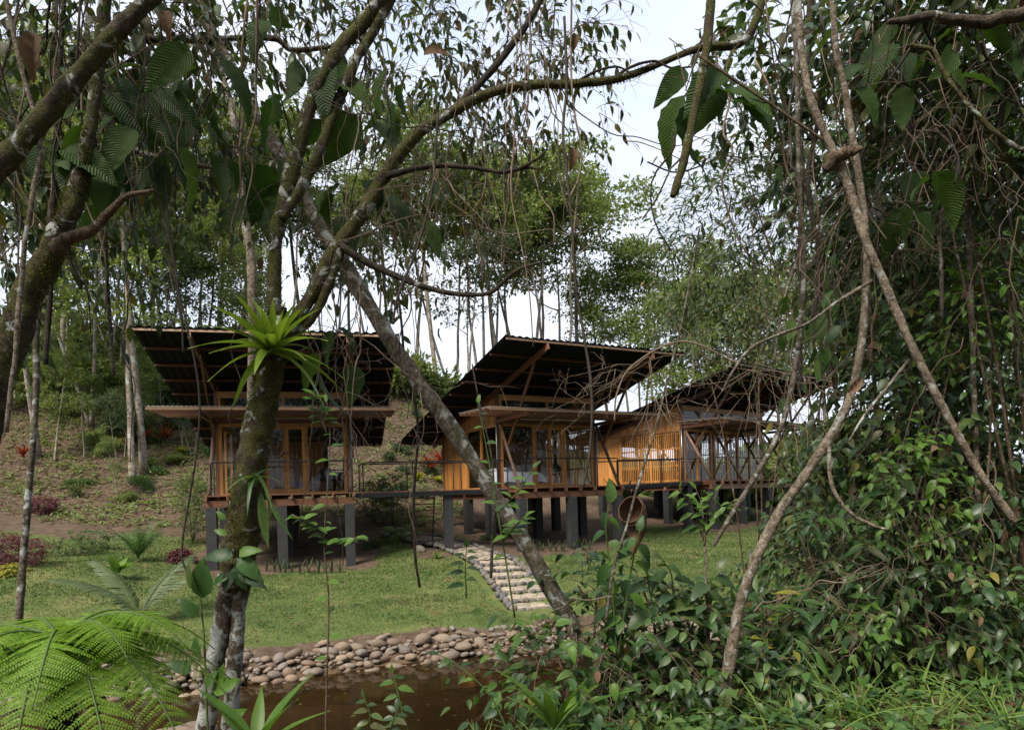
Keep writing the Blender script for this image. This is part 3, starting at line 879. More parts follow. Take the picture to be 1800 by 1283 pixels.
    for s, spec in ((-1, left), (1, 'screen')):
        x = s * (w + .03)
        o = s
        bar('transom', root, MT['cedar_x'], (x + s * .02, .07, z1 - .03), (x + s * .02, DEP - .1, z1 - .03), .07, .10)
        bar('wall_plate', root, MT['redwood_y'], (x - s * .03, .07, -.10), (x - s * .03, DEP, -.10), .09, .17)
        plank_wall(root, x, .09, DEP - .02, z1 + .022, zr, .19, 'cedar_z', s)
        if spec == 'window':
            plank_wall(root, x, 2.95, DEP - .02, -.16, lambda y: z1 - .082, .145, 'cedar_z', s)
            for y in (.11, 1.55, 2.90):
                box('mullion', root, MT['cedar_z'], x - .04, x + .04, y - .035, y + .035, -.01, z1 - .082)
            box('sill', root, MT['cedar_x'], x - .045, x + .045, .15, 2.86, -.012, .05)
            for a, b in ((.15, 1.51), (1.59, 2.86)):
                pane('pane', root, MT['glass'], x - .004, x + .004, a, b, .052, z1 - .082)
        else:
            plank_wall(root, x, 3.75, DEP - .02, -.16, lambda y: z1 - .082, .2, 'cedar_z', s)
            ns = 32
            for q in range(ns):
                y = .12 + (3.6 - .12) * q / (ns - 1)
                bx_ = box('slat', root, MT['cedar_z'], min(x, x + s * .03), max(x, x + s * .03), y - .021, y + .021, -.05, z1 - .085)
            for z in (.05, .75, 1.55, 2.27):
                bar('slat_rail', root, MT['cedar_x'], (x - s * .03, .1, z), (x - s * .03, 3.7, z), .04, .07)
            bar('slat_brace', root, MT['cedar_x'], (x - s * .075, .15, .1), (x - s * .075, 1.75, 2.25), .035, .07)
            box('mullion', root, MT['cedar_z'], x - .045, x + .02, 3.68, 3.745, -.05, z1 - .085)
            box('mullion', root, MT['cedar_z'], x - .045, x + .02, 1.8, 1.9, -.05, z1 - .085)
    # back wall of boards
    nb = int(2 * w / .2)
    for q in range(nb):
        x = -w + 2 * w * q / nb
        if k == 0 and x > w - 1.0 and True:
            box('plank', root, MT['cedar_z'], x + .003, x + 2 * w / nb - .003, DEP - .03, DEP - .005, -.05, .95)
            continue
        if k == 2 and -w * .6 < x < w * .9:
            box('plank', root, MT['cedar_z'], x + .003, x + 2 * w / nb - .003, DEP - .03, DEP - .005, -.05, .75)
            continue
        box('plank', root, MT['cedar_z'], x + .003, x + 2 * w / nb - .003, DEP - .03, DEP - .005, -.05, roofz(DEP, -.33))
    return root, base, th

B12 = [0, .345, .515, .675, 1]
cab1 = make_cabin(0, 'timber cabin behind the bromeliad trunk, seen square on, with glazed front', 2.109, 3.751, 3.70, B12, (2,), 'window')
cab2 = make_cabin(1, 'middle timber cabin with a white bed behind its glazed corner', 2.109, 3.751, 3.78, B12, (2,), 'window')
cab3 = make_cabin(2, 'farthest timber cabin with an orange slatted side wall and wide open canopy', 3.45, 4.6, 3.95, [0, .16, .32, .36, .52, .66, .82, 1], (), 'screen', 4.3)

def in_cabin(k, x, y, z=0.0):
    cx, cy, cz, th = CAB[k]
    return np.array([cx + x * math.cos(th) - y * math.sin(th), cy + x * math.sin(th) + y * math.cos(th), CZ + cz + z - .012])
# bed in the middle cabin
th2 = CAB[1][3]
bed = tag(empty('bed', in_cabin(1, -.85, 1.25), th2), 'bed with rumpled white linen behind the glazed corner of the middle cabin', 'bed')
box('bed_frame', bed, MT['redwood_x'], -1.0, 1.0, -.85, .85, 0, .24)
for a in (-.9, .9):
    for b in (-.75, .75): pass
n1, n2 = 26, 22
V = []
for a in range(n1):
    for b in range(n2):
        u, v = a / (n1 - 1) * 2 - 1, b / (n2 - 1) * 2 - 1
        e = max(abs(u), abs(v))
        h = .50 * (1 - max(0, (e - .72) / .28) ** 2.2) + .10 * math.exp(-((u + .62) ** 2) / .05) * (1 if abs(v) < .8 else .3)
        h += .015 * math.sin(9 * u + 4 * v) + .01 * math.sin(13 * v - 5 * u)
        V.append((u * 1.04, v * .90, .22 + h * .82))
Q = [[a * n2 + b, (a + 1) * n2 + b, (a + 1) * n2 + b + 1, a * n2 + b + 1] for a in range(n1 - 1) for b in range(n2 - 1)]
obj('duvet', mesh('duvet', np.array(V), np.array(Q), MT['sheet'], True), bed)
for s in (-.42, .42):
    V = np.array(V)
    me = stone_mesh('pillow', 300 + int(s * 10), MT['sheet'], 3, .45)
    pl = obj('pillow', me, bed, (-.72, s, .74)); pl.scale = (.24, .42, .20)

def stool(name, label, p, rz, h=.62, mat='cedar_z'):
    r = tag(empty(name, p, rz), label, 'stool')
    box('seat', r, MT['cedar_x'], -.17, .17, -.17, .17, h - .035, h)
    for a in (-1, 1):
        for b in (-1, 1):
            bar('leg', r, MT[mat], (a * .19, b * .19, 0), (a * .13, b * .13, h - .036), .035, .035, (0, 1, .1))
        bar('rung', r, MT[mat], (a * .17, -.165, .2), (a * .17, .165, .2), .025, .03)
    return r
stool('wooden_stool', 'small wooden stool behind the right-hand glass of the middle cabin', in_cabin(1, .95, .75), th2)
def stove(label, p, rz, roof_h):
    r = tag(empty('hanging_fireplace', p, rz), label, 'fireplace')
    V, Fq = tube([(0, 0, .5), (0, 0, .56), (0, 0, .75), (0, 0, .95), (0, 0, 1.02)], [.30, .36, .34, .14, .07], 16, 18)
    obj('bowl', mesh('bowl', V, Fq, MT['black_metal'], True), r)
    V, Fq = tube([(0, 0, 1.0), (0, 0, roof_h)], [.075, .075], 12, 2)
    obj('flue', mesh('flue', V, Fq, MT['black_metal'], True), r)
    V, Fq = tube([(0, 0, 0), (0, 0, .5)], [.05, .05], 10, 2)
    obj('pedestal', mesh('pedestal', V, Fq, MT['black_metal'], True), r)
stove('black hanging fireplace beside the stool in the middle cabin', in_cabin(1, 1.25, 1.5), th2, 3.2)
stove('black hanging fireplace behind the glass of the cabin with the bromeliad trunk', in_cabin(0, 1.35, 2.2), CAB[0][3], 3.0)
# low bench and shelves in the first cabin
bn = tag(empty('low_bench', in_cabin(0, -.1, 3.2), CAB[0][3]), 'low dark bench with cushion inside the cabin behind the bromeliad trunk', 'bench')
box('seat', bn, MT['redwood_x'], -1.1, 1.1, -.3, .3, .34, .40)
for a in (-1, 1): box('leg', bn, MT['redwood_x'], a * 1.0 - .04, a * 1.0 + .04, -.26, .26, 0, .34)
box('cushion', bn, MT['black_metal'], -.2, .8, -.28, .28, .401, .48)
sh = tag(empty('shelf_unit', in_cabin(0, 1.55, 4.9), CAB[0][3]), 'open dark shelf unit against the back of the cabin behind the bromeliad trunk', 'shelves')
for z in (.05, .55, 1.0, 1.4): box('shelf', sh, MT['redwood_x'], -.45, .45, -.18, .18, z, z + .04)
for a in (-.47, .43): box('side_panel', sh, MT['redwood_x'], a, a + .04, -.2, .2, 0, 1.5)
# table and chairs in the third cabin
tb = tag(empty('dining_table', in_cabin(2, .9, 2.2), CAB[2][3]), 'wooden dining table inside the farthest cabin', 'table')
box('table_top', tb, MT['redwood_x'], -1.0, 1.0, -.42, .42, .71, .76)
for a in (-.9, .9):
    for b in (-.35, .35): box('leg', tb, MT['redwood_x'], a - .035, a + .035, b - .035, b + .035, 0, .709)
for q, (x, lab) in enumerate(((-.2, 'wooden chair at the dining table, nearer the slatted side wall'), (1.9, 'wooden chair at the dining table, nearer the thicket side'))):
    c = tag(empty('dining_chair', in_cabin(2, x, 1.35), CAB[2][3]), lab, 'chair', 'dining chairs in the farthest cabin')
    box('seat', c, MT['redwood_x'], -.21, .21, -.21, .21, .43, .46)
    for a in (-.18, .18):
        box('leg', c, MT['redwood_x'], a - .02, a + .02, -.2, -.16, 0, .9)
        box('leg', c, MT['redwood_x'], a - .02, a + .02, .16, .2, 0, .43)
    box('backrest', c, MT['redwood_x'], -.155, .155, -.195, -.165, .6, .88)

# ------------------------------------------------------------------ footbridges, ladder
def bridge(name, label, A, B, wid, rail_from_far=0.0, rail_to=1.0, piers=()):
    A, B = np.array(A, float), np.array(B, float)
    L = np.linalg.norm((B - A)[:2]); ang = math.atan2(B[1] - A[1], B[0] - A[0])
    r = tag(empty(name, A, ang), label, 'footbridge')
    dz = B[2] - A[2]
    zz = lambda x: dz * x / L
    for s in (-1, 1):
        bar('steel_channel', r, MT['black_metal'], (0, s * wid / 2, -.11), (L, s * wid / 2, dz - .11), .06, .15)
    n = int(L / .145)
    for q in range(n):
        x = (q + .5) * L / n
        box('deck_board', r, MT['redwood_y'], x - .068, x + .068, -wid / 2 - .03, wid / 2 + .03, zz(x) - .034, zz(x))
    for s, a, b in ((-1, .25, rail_to * L), (1, .15 + rail_from_far * L, L - .1)):
        y = s * (wid / 2 - .02) 
        rl = obj('railing', mesh('railing', *rail_path([(a, y, zz(a)), (a, y, zz(a) + 1.0), (b, y, zz(b) + 1.0), (b, y, zz(b))]), MT['black_metal'], True), r)
        m = max(2, int((b - a) / 1.3))
        for q in range(1, m):
            x = a + (b - a) * q / m
            V, Fq = tube([(x, y, zz(x) - .12), (x, y, zz(x) + 1.0)], [.018, .018], 8, 2)
            obj('rail_post', mesh('rail_post', V, Fq, MT['black_metal'], True), rl)
    for x, s in piers:
        X, Y = A[0] + x * math.cos(ang) - s * math.sin(ang), A[1] + x * math.sin(ang) + s * math.cos(ang)
        box('pier', r, MT['pier'], x - .155, x + .155, s - .155, s + .155, gz1(X, Y) - A[2] - .3, zz(x) - .19)
    return r, ang
a1 = in_cabin(0, 2.36, -.75); b1 = in_cabin(1, -2.42, -.85)
a1[2] -= .02; b1[2] -= .02
bridge('footbridge', 'black railed footbridge joining the first and middle cabins', a1, b1, 1.15, piers=((3.15, -.35),))
a2 = in_cabin(1, 2.36, -.3); b2 = in_cabin(2, -3.72, -.6)
bridge('footbridge', 'black railed footbridge in front of the orange slatted wall', a2, b2, 1.15, piers=((4.9, -.4),))
# ladder stair below the first bridge
lt = a1 + (b1 - a1) * .43 + np.array([.0, .66, -.12])
lb = np.array([lt[0] - .22, lt[1] + .75, 0]); lb[2] = gz1(lb[0], lb[1]) + .02
ld = tag(empty('ladder_stair', lb), 'steep black ladder stair with thin treads under the footbridge', 'stair')
top = lt - lb
for s in (-.38, .38):
    bar('stringer', ld, MT['black_metal'], (s, 0, 0), (top[0] + s, top[1], top[2]), .035, .07)
for q in range(8):
    f = (q + .6) / 8.2
    box('tread', ld, MT['redwood_x'], top[0] * f - .42, top[0] * f + .42, top[1] * f - .12, top[1] * f + .12, top[2] * f - .02, top[2] * f + .018)
fs = tag(put_stone(CM[0], None, np.zeros(3), (-3.35, 24.15, gz1(-3.35, 24.15) + .05), .22, 'flat_stone', .05), 'flat grey stone lying on the soil beside the footbridge pier', 'stone')

# ------------------------------------------------------------------ leaves
def leaf_tpl(n=4, wid=.22, fold=.25, droop=.25, shape='ovate', wave=0.0, petiole=0.0):
    """leaf of length 1 along +Y -> V (k,3), tris (m,3)"""
    ts = np.linspace(0, 1, n + 1)
    V, T = [], []
    def hw(t):
        if shape == 'ovate': return wid * (math.sin(math.pi * t ** .72) ** .85)
        if shape == 'lance': return wid * math.sin(math.pi * t ** .85)
        if shape == 'strap': return wid * (1 - t ** 4) * (.75 + .25 * (1 - t))
        return wid * math.sin(math.pi * t ** .6)
    for i, t in enumerate(ts):
        y = petiole + t * (1 - petiole)
        z = -droop * t * t
        h = hw(t) if 0 < t < 1 else (hw(.04) if shape == 'strap' and t == 0 else .004)
        e = fold * h + (wave * (1 if i % 2 else -1) if 0 < i < n else 0)
        V += [(-h, y - .02 * t, z + e), (0, y, z), (h, y - .02 * t, z + e)]
    for i in range(n):
        a = i * 3
        for s in (0, 1):
            q = (a + s, a + s + 1, a + s + 4, a + s + 3)
            T += [(q[0], q[1], q[2]), (q[0], q[2], q[3])]
    return np.array(V), np.array(T)
def diamond_tpl(wid=.22, fold=.2):
    return np.array([(0, 0, 0), (wid, .45, fold * wid), (0, 1, -.08), (-wid, .45, fold * wid)]), np.array([(0, 1, 2), (0, 2, 3)])
TPL = {
 'big': leaf_tpl(11, .25, .35, .42, 'ovate', .018, .07),
 'ovate': leaf_tpl(5, .24, .28, .25, 'ovate', 0, .06),
 'ovate2': leaf_tpl(4, .20, .35, .35, 'lance', 0, .05),
 'ovate3': leaf_tpl(6, .27, .5, .6, 'ovate', .02, .08),
 'lance': leaf_tpl(4, .12, .3, .3, 'lance', 0, .05),
 'far': diamond_tpl(.24), 'farl': diamond_tpl(.16), 'strap': leaf_tpl(7, .055, .5, .55, 'strap'),
}
def basis(d, n):
    y = nrm(d); x = nrm(np.cross(y, n)); z = np.cross(x, y)
    return x, y, z
def place(tpl, pos, d, n, size, rs):
    V0, T0 = tpl
    x, y, z = basis(d, n)
    sz = np.asarray(size)[:, None, None]
    V = pos[:, None] + sz * (V0[None, :, :1] * x[:, None] + V0[None, :, 1:2] * y[:, None] + V0[None, :, 2:] * z[:, None])
    k = len(V0)
    T = (T0[None] + (np.arange(len(pos)) * k)[:, None, None]).reshape(-1, 3)
    lv = np.repeat(rs.random(len(pos)), len(T0))
    return V.reshape(-1, 3), T, lv
_leafme = {}
def leaf_me(tname, mname):
    k = (tname, mname)
    if k not in _leafme:
        _leafme[k] = mesh('leaf', *TPL[tname], MT[mname], True)
    return _leafme[k]
def leaf_obj(parent, base, me, pos, d, n, s, name='leaf'):
    x, y, z = basis(d, n)
    o = bpy.data.objects.new(name, me)
    COL.objects.link(o)
    o.parent = parent
    p = pos - base
    o.matrix_basis = Matrix(((x[0] * s, y[0] * s, z[0] * s, p[0]), (x[1] * s, y[1] * s, z[1] * s, p[1]), (x[2] * s, y[2] * s, z[2] * s, p[2]), (0, 0, 0, 1)))
    return o
def foliage(name, parent, base, tname, mname, pos, d, n, size, rs):
    V, T, lv = place(TPL[tname], pos - base, d, n, size, rs)
    return tag(obj(name, mesh(name, V, T, MT[mname], False, lv), parent), kind='stuff')
def leaves_on(parent, base, tname, mname, pos, d, n, size, rs, individual=0, seed=0):
    """the leaves largest in view as objects of their own, the rest joined"""
    if individual > 0:
        q = proj(pos)
        vis = (q[:, 0] > -20) & (q[:, 0] < 1820) & (q[:, 1] > -20) & (q[:, 1] < 1300) & (pos[:, 1] > .5)
        score = np.where(vis, size / np.maximum(pos[:, 1], .5), 0) * (1 + .15 * rs.random(len(pos)))
        idx = np.argsort(-score)[:individual]
        idx = idx[score[idx] > 0]
        alt = {'ovate': ('ovate', 'ovate', 'ovate3'), 'ovate2': ('ovate2', 'ovate2', 'ovate3')}.get(tname, (tname,))
        mes = [leaf_me(q_, mname) for q_ in alt]
        for k_, i_ in enumerate(idx):
            me = mes[k_ % len(mes)]
            leaf_obj(parent, base, me, pos[i_], d[i_], n[i_], float(size[i_]))
        keep = np.ones(len(pos), bool); keep[idx] = False
        pos, d, n, size = pos[keep], d[keep], n[keep], size[keep]
    if len(pos): foliage('foliage', parent, base, tname, mname, pos, d, n, size, rs)

def spray_set(start, dirs, length, nl, size, rs, droop=.5, spread=1.0, hang=.3, n=6, updir=None):
    """twigs from start along dirs with alternating leaves"""
    S = len(start)
    dirs = nrm(dirs); length = np.broadcast_to(length, (S,))
    side = nrm(np.cross(dirs, rs.normal(size=(S, 3))))
    t = np.linspace(0, 1, n)
    bend = rs.normal(size=(S, 3)) * .18
    C = start[:, None] + length[:, None, None] * (t[None, :, None] * dirs[:, None] + (t ** 2)[None, :, None] * (bend[:, None] + np.array([0, 0, -droop])))
    tl = np.linspace(.12, 1, nl)
    idx = tl * (n - 1); i0 = np.minimum(idx.astype(int), n - 2); fr = idx - i0
    Lp = C[:, i0] * (1 - fr)[None, :, None] + C[:, i0 + 1] * fr[None, :, None]
    Tg = nrm(C[:, i0 + 1] - C[:, i0])
    sgn = np.where(np.arange(nl) % 2, 1, -1)[None, :, None]
    sd = nrm(np.cross(Tg, np.array([0.05, .1, 1.0])) + side[:, None] * .3)
    D = Tg * .75 + sd * sgn * spread * (1 - .75 * (tl > .97))[None, :, None] + rs.normal(size=Lp.shape) * .22 + np.array([0, 0, -hang])
    Nn = np.array([0, 0, 1.0]) + rs.normal(size=Lp.shape) * .38 + np.array([0, -.35, 0])
    sz = size * rs.uniform(.6, 1.25, size=(S, nl)) * (1 - .25 * np.abs(tl - .5))[None]
    return C, Lp.reshape(-1, 3), nrm(D).reshape(-1, 3), nrm(Nn).reshape(-1, 3), sz.ravel()

def ell_points(c, r, n, rs, shell=.45):
    v = nrm(rs.normal(size=(n, 3)))
    k = (shell + (1 - shell) * rs.random(n)) ** .6
    return c + v * k[:, None] * np.array(r), v

def plant(name, label, cat, base, masses, tname, mname, leaf, nl=8, tw=None, stems=(), stem_mat='twig', twig_mat='twig', individual=0, seed=0, droop=.5, hang=.3, group=None, twig_r=.004, out=.6, second=None, up=0.0, root=None):
    """a thing made of stems and ellipsoid masses of leafy twigs"""
    rs = np.random.default_rng(seed + 1000)
    base = np.array(base, float)
    root = root or tag(empty(name, base), label, cat, group)
    for st in stems:
        pts, rad = st
        V, Fq = tube(np.array(pts) - base, rad, 8, len(pts) * 5, .08, seed)
        obj('stem', mesh('stem', V, Fq, MT[stem_mat], True), root)
    Cs, Ps, Ds, Ns, Ss = [], [], [], [], []
    for c, r, ns in masses:
        st, v = ell_points(np.array(c, float), r, ns, rs)
        dr = v * out + rs.normal(size=(ns, 3)) * .5 + np.array([0, -.15, up])
        C, p, d, n, s = spray_set(st, dr, leaf * (tw or 5) * rs.uniform(.6, 1.2, ns), nl, leaf, rs, droop, hang=hang)
        Cs.append(C); Ps.append(p); Ds.append(d); Ns.append(n); Ss.append(s)
    C = np.concatenate(Cs); p = np.concatenate(Ps); d = np.concatenate(Ds); n = np.concatenate(Ns); s = np.concatenate(Ss)
    R = np.linspace(1, .35, C.shape[1])[None] * twig_r * np.ones((len(C), 1))
    V, Fq = tubes_batch(C - base, R)
    tag(obj('twigs', mesh('twigs', V, Fq, MT[twig_mat]), root), kind='stuff')
    for m3, fr3 in (('dead_leaf', .015), ('leaf_yellowing', .02)):
        if len(p) < 400: break
        k = rs.random(len(p)) < fr3
        leaves_on(root, base, 'ovate2' if tname not in TPL else tname, m3, p[k], d[k] + np.array([0, 0, -.5]), n[k], s[k], rs, min(individual, 12))
        p, d, n, s = p[~k], d[~k], n[~k], s[~k]
    if second:
        m2, fr = second
        k = rs.random(len(p)) < fr
        leaves_on(root, base, tname, m2, p[k], d[k], n[k], s[k], rs, int(individual * fr))
        p, d, n, s = p[~k], d[~k], n[~k], s[~k]
        individual = int(individual * (1 - fr))
    leaves_on(root, base, tname, mname, p, d, n, s, rs, individual)
    return root

# ------------------------------------------------------------------ forest behind
def tree_meshes(seed, h, r0, first, nlimb, spread, pads, leaf, padr, mat, flat=.5, dens=1.0, forks=1, up=.5):
    """slim forest tree: trunk (with forks) and a crown of flattened leaf pads"""
    g = np.random.default_rng(seed)
    parts, tips = [], []
    def path(p, d, L, n, wander, lift):
        pts = [p]
        for q in range(n):
            d = nrm(d + g.normal(size=3) * wander + np.array([0, 0, lift]))
            pts.append(pts[-1] + d * L / n)
        return np.array(pts), d
    for f in range(forks):
        lean = g.normal(size=3) * (.05 if forks == 1 else .22); lean[2] = 1
        tp, _ = path(np.zeros(3), lean, h * g.uniform(.85, 1.0), 8, .05, .12)
        rr = np.linspace(r0, r0 * .28, 9) * (1 if forks == 1 else .75)
        rr[0] *= 1.35
        parts.append(tube(tp, rr, 7, 20, .05, seed))
        nl = max(2, nlimb // forks)
        for q in range(nl):
            t = first + (1 - first) * (q + g.random()) / nl
            x = t * 8; k = min(int(x), 7)
            p = tp[k] + (tp[k + 1] - tp[k]) * (x - k)
            az = g.uniform(0, 6.283) if forks > 1 else q * 2.4 + g.uniform(-.5, .5)
            d = np.array([math.cos(az), math.sin(az), g.uniform(up - .2, up + .45)])
            L = spread * (1.15 - .55 * (t - first) / (1 - first)) * g.uniform(.7, 1.15)
            bp, bd = path(p, d, L, 5, .16, .09)
            br = np.linspace(r0 * (.42 - .2 * t), r0 * .07, 6)
            parts.append(tube(bp, br, 5, 11, .05, seed + q, False))
            tips.append(bp[-1])
            for s in range(pads):
                m = g.integers(2, 5)
                d2 = nrm(bd + g.normal(size=3) * .7 + np.array([0, 0, .25]))
                sp, _ = path(bp[m], d2, L * g.uniform(.3, .55), 3, .15, .1)
                parts.append(tube(sp, np.linspace(r0 * .1, r0 * .03, 4), 4, 6, 0, 0, False))
                tips.append(sp[-1])
        tips.append(tp[-1])
    tips = np.array(tips)
    P_, D_, N_, S_ = [], [], [], []
    for tpt in tips:
        pr = padr * g.uniform(.65, 1.25)
        n = int(330 * dens * (pr / 1.0) ** 2 * (.25 / leaf) ** 2 * .6)
        # pad made of a few sub-clumps
        for c in range(4):
            cc = tpt + g.normal(size=3) * np.array([.62, .62, .3]) * pr
            v = nrm(g.normal(size=(max(6, n // 4), 3)))
            k = g.random(len(v))[:, None] ** .45
            pp = cc + v * k * np.array([.62, .62, .62 * flat]) * pr
            P_.append(pp)
            D_.append(nrm(v * np.array([1, 1, .4]) + g.normal(size=v.shape) * .6 + np.array([0, 0, -.25])))
            N_.append(nrm(np.array([0, 0, 1.0]) + g.normal(size=v.shape) * .55))
            S_.append(leaf * g.uniform(.55, 1.3, len(v)))
    p, d, n, s = map(np.concatenate, (P_, D_, N_, S_))
    V, T, lv = place(TPL['far'], p, d, n, s, g)
    # tone of whole clumps drifts so that light and dark masses show
    trunk = mesh('trunk', *join(parts), MT['bark_far'], True)
    crown = mesh('crown', V, T, MT[mat], False, lv)
    return trunk, crown
TREES = [
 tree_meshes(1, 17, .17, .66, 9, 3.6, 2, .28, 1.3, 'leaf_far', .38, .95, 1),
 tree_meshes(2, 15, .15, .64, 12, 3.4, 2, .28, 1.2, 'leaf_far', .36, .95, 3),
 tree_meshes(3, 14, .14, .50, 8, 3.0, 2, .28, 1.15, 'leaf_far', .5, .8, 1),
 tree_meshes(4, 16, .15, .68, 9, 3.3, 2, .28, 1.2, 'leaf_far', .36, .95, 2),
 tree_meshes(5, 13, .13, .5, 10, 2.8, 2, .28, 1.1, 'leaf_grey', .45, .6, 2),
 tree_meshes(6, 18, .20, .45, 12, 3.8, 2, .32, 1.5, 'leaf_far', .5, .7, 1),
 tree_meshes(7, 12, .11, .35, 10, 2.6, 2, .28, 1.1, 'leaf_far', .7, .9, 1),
]
KIND = ['slim tree with high layered pale green crown', 'forked tree with flat-topped light green crown', 'slim tree with thin green crown', 'forked slim tree with high light crown', 'many-stemmed tree with loose grey-green crown', 'tall broad tree with deep green crown', 'young tree with low light green crown']
ORD = ['first', 'second', 'third', 'fourth', 'fifth', 'sixth', 'seventh', 'eighth', 'ninth', 'tenth', 'eleventh', 'twelfth', 'thirteenth', 'fourteenth', 'fifteenth', 'sixteenth', 'seventeenth', 'eighteenth', 'nineteenth', 'twentieth', 'twenty-first', 'twenty-second']
def place_tree(kind, u, d, scale, place_txt, group, rz=None, sx=1.0):
    X = (u - 900) / F * d
    z = gz1(X, d) - .15
    r = tag(empty('forest_tree', (X, d, z), random.uniform(0, 6.28) if rz is None else rz), KIND[kind] + ', ' + place_txt, 'tree', group)
    r.scale = (scale * sx, scale * sx, scale)
    obj('trunk', TREES[kind][0], r); obj('crown', TREES[kind][1], r)
    return r
# u, distance, kind, scale
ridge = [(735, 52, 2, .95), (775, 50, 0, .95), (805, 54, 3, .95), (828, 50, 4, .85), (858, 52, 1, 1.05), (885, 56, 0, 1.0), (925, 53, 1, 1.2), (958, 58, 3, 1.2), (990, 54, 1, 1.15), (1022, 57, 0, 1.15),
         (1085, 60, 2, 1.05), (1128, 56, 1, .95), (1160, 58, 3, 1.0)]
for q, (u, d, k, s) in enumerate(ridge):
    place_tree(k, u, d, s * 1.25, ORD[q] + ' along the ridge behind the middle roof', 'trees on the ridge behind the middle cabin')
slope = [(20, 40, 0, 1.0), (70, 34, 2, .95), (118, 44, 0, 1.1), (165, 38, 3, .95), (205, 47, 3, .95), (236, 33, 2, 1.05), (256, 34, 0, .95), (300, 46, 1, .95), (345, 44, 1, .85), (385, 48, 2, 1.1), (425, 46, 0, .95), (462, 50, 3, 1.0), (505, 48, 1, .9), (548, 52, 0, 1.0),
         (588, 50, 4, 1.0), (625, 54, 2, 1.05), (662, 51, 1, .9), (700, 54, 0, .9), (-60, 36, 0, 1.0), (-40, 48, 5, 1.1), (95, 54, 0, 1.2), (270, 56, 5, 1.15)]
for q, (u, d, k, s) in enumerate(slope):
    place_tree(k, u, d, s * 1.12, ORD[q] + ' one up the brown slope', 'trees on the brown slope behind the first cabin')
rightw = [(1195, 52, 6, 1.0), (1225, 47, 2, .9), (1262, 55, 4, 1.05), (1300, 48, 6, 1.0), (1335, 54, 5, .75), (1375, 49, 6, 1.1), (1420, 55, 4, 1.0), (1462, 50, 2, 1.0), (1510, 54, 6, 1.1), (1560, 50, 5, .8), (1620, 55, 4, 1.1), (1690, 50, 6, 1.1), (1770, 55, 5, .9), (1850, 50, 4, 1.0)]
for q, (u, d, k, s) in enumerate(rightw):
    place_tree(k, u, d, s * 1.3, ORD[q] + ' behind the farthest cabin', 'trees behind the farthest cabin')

gb = np.random.default_rng(5)
for q in range(26):
    x, y, k, s = -32 + 64 * (q + gb.random()) / 26, gb.uniform(-17, -8), (6, 5, 6, 4)[q % 4], gb.uniform(.8, 1.1)
    r = tag(empty('forest_tree', (x, y, gz1(x, y) - .15), q * 1.7), 'tree in the wood across the pond, seen only in the cabin glass', 'tree', 'wood reflected by the cabin glass')
    r.scale = (s, s, s)
    obj('trunk', TREES[k][0], r); obj('crown', TREES[k][1], r)

# undergrowth bushes on the slope
def bush_mesh(seed, mat, leaf=.22, n=1400, flat=.8, tname='far'):
    g = np.random.default_rng(seed)
    P_, D_ = [], []
    for c in range(9):
        cc = g.normal(size=3) * np.array([.5, .5, .22]) + np.array([0, 0, .55])
        v = nrm(g.normal(size=(n // 9, 3)))
        P_.append(cc + v * (g.random(len(v))[:, None] ** .4) * np.array([.5, .5, .45 * flat]))
        D_.append(nrm(v + np.array([0, 0, .1]) + g.normal(size=v.shape) * .5))
    p, d = np.concatenate(P_), np.concatenate(D_)
    p[:, 2] = np.abs(p[:, 2])
    V, T, lv = place(TPL[tname], p, d, nrm(np.array([0, 0, 1.0]) + g.normal(size=p.shape) * .5), leaf * g.uniform(.5, 1.3, len(p)), g)
    st = [tube([(0, 0, 0), (g.normal() * .2, g.normal() * .2, .4), (g.normal() * .4, g.normal() * .4, .9)], [.03, .02, .008], 5, 7) for _ in range(5)]
    return mesh('stems', *join(st), MT['twig'], True), mesh('foliage', V, T, MT[mat], False, lv)
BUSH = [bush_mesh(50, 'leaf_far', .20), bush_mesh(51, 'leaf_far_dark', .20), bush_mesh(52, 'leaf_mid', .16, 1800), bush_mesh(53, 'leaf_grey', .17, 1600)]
def place_bush(k, x, y, s, label, group=None, sz=None, cat='bush', name='bush'):
    r = tag(empty(name, (x, y, gz1(x, y) - .06), random.uniform(0, 6.28)), label, cat, group)
    r.scale = (s, s, sz or s)
    obj('stems', BUSH[k][0], r); tag(obj('foliage', BUSH[k][1], r), kind='stuff')
    return r
for q in range(20):
    x, y, k, s = gb.uniform(20, 40), -8 + 27 * (q + gb.random()) / 20, (6, 5, 6, 4)[q % 4], gb.uniform(.8, 1.1)
    r = tag(empty('forest_tree', (x, y, gz1(x, y) - .15), q * 1.7), 'tree in the wood beyond the thicket, seen only in the cabin glass', 'tree', 'wood reflected by the cabin glass')
    r.scale = (s, s, s)
    obj('trunk', TREES[k][0], r); obj('crown', TREES[k][1], r)
    if q % 2: place_bush(q % 4, gb.uniform(18.5, 24), y * .85, 2.4, 'bush in the wood beyond the thicket, seen only in the cabin glass', 'bushes reflected by the cabin glass')
for q in range(16):
    place_bush(q % 4, -28 + 56 * (q + gb.random()) / 16, gb.uniform(-8, -5.5), 2.4, 'bush in the wood across the pond, seen only in the cabin glass', 'bushes reflected by the cabin glass')
g3 = np.random.default_rng(15)
for q in range(14):
    u = 40 + 420 * (q + g3.random()) / 14; d = g3.uniform(36, 52)
    place_tree([0, 3, 2, 6, 4][q % 5], u, d, g3.uniform(.7, 1.05), ORD[q] + ' of the thin trunks in the undergrowth', 'thin trees in the slope undergrowth')
for q in range(34):
    u = 10 + 460 * g3.random(); d = 52 - 15 * g3.random() ** 1.5
    place_bush([0, 2, 3, 0, 2][q % 5], (u - 900) / F * d, d, g3.uniform(.4, 1.0) * (1 + (d - 36) / 14), 'leafy bush in the tangle of undergrowth up the brown slope', 'undergrowth bushes on the brown slope')
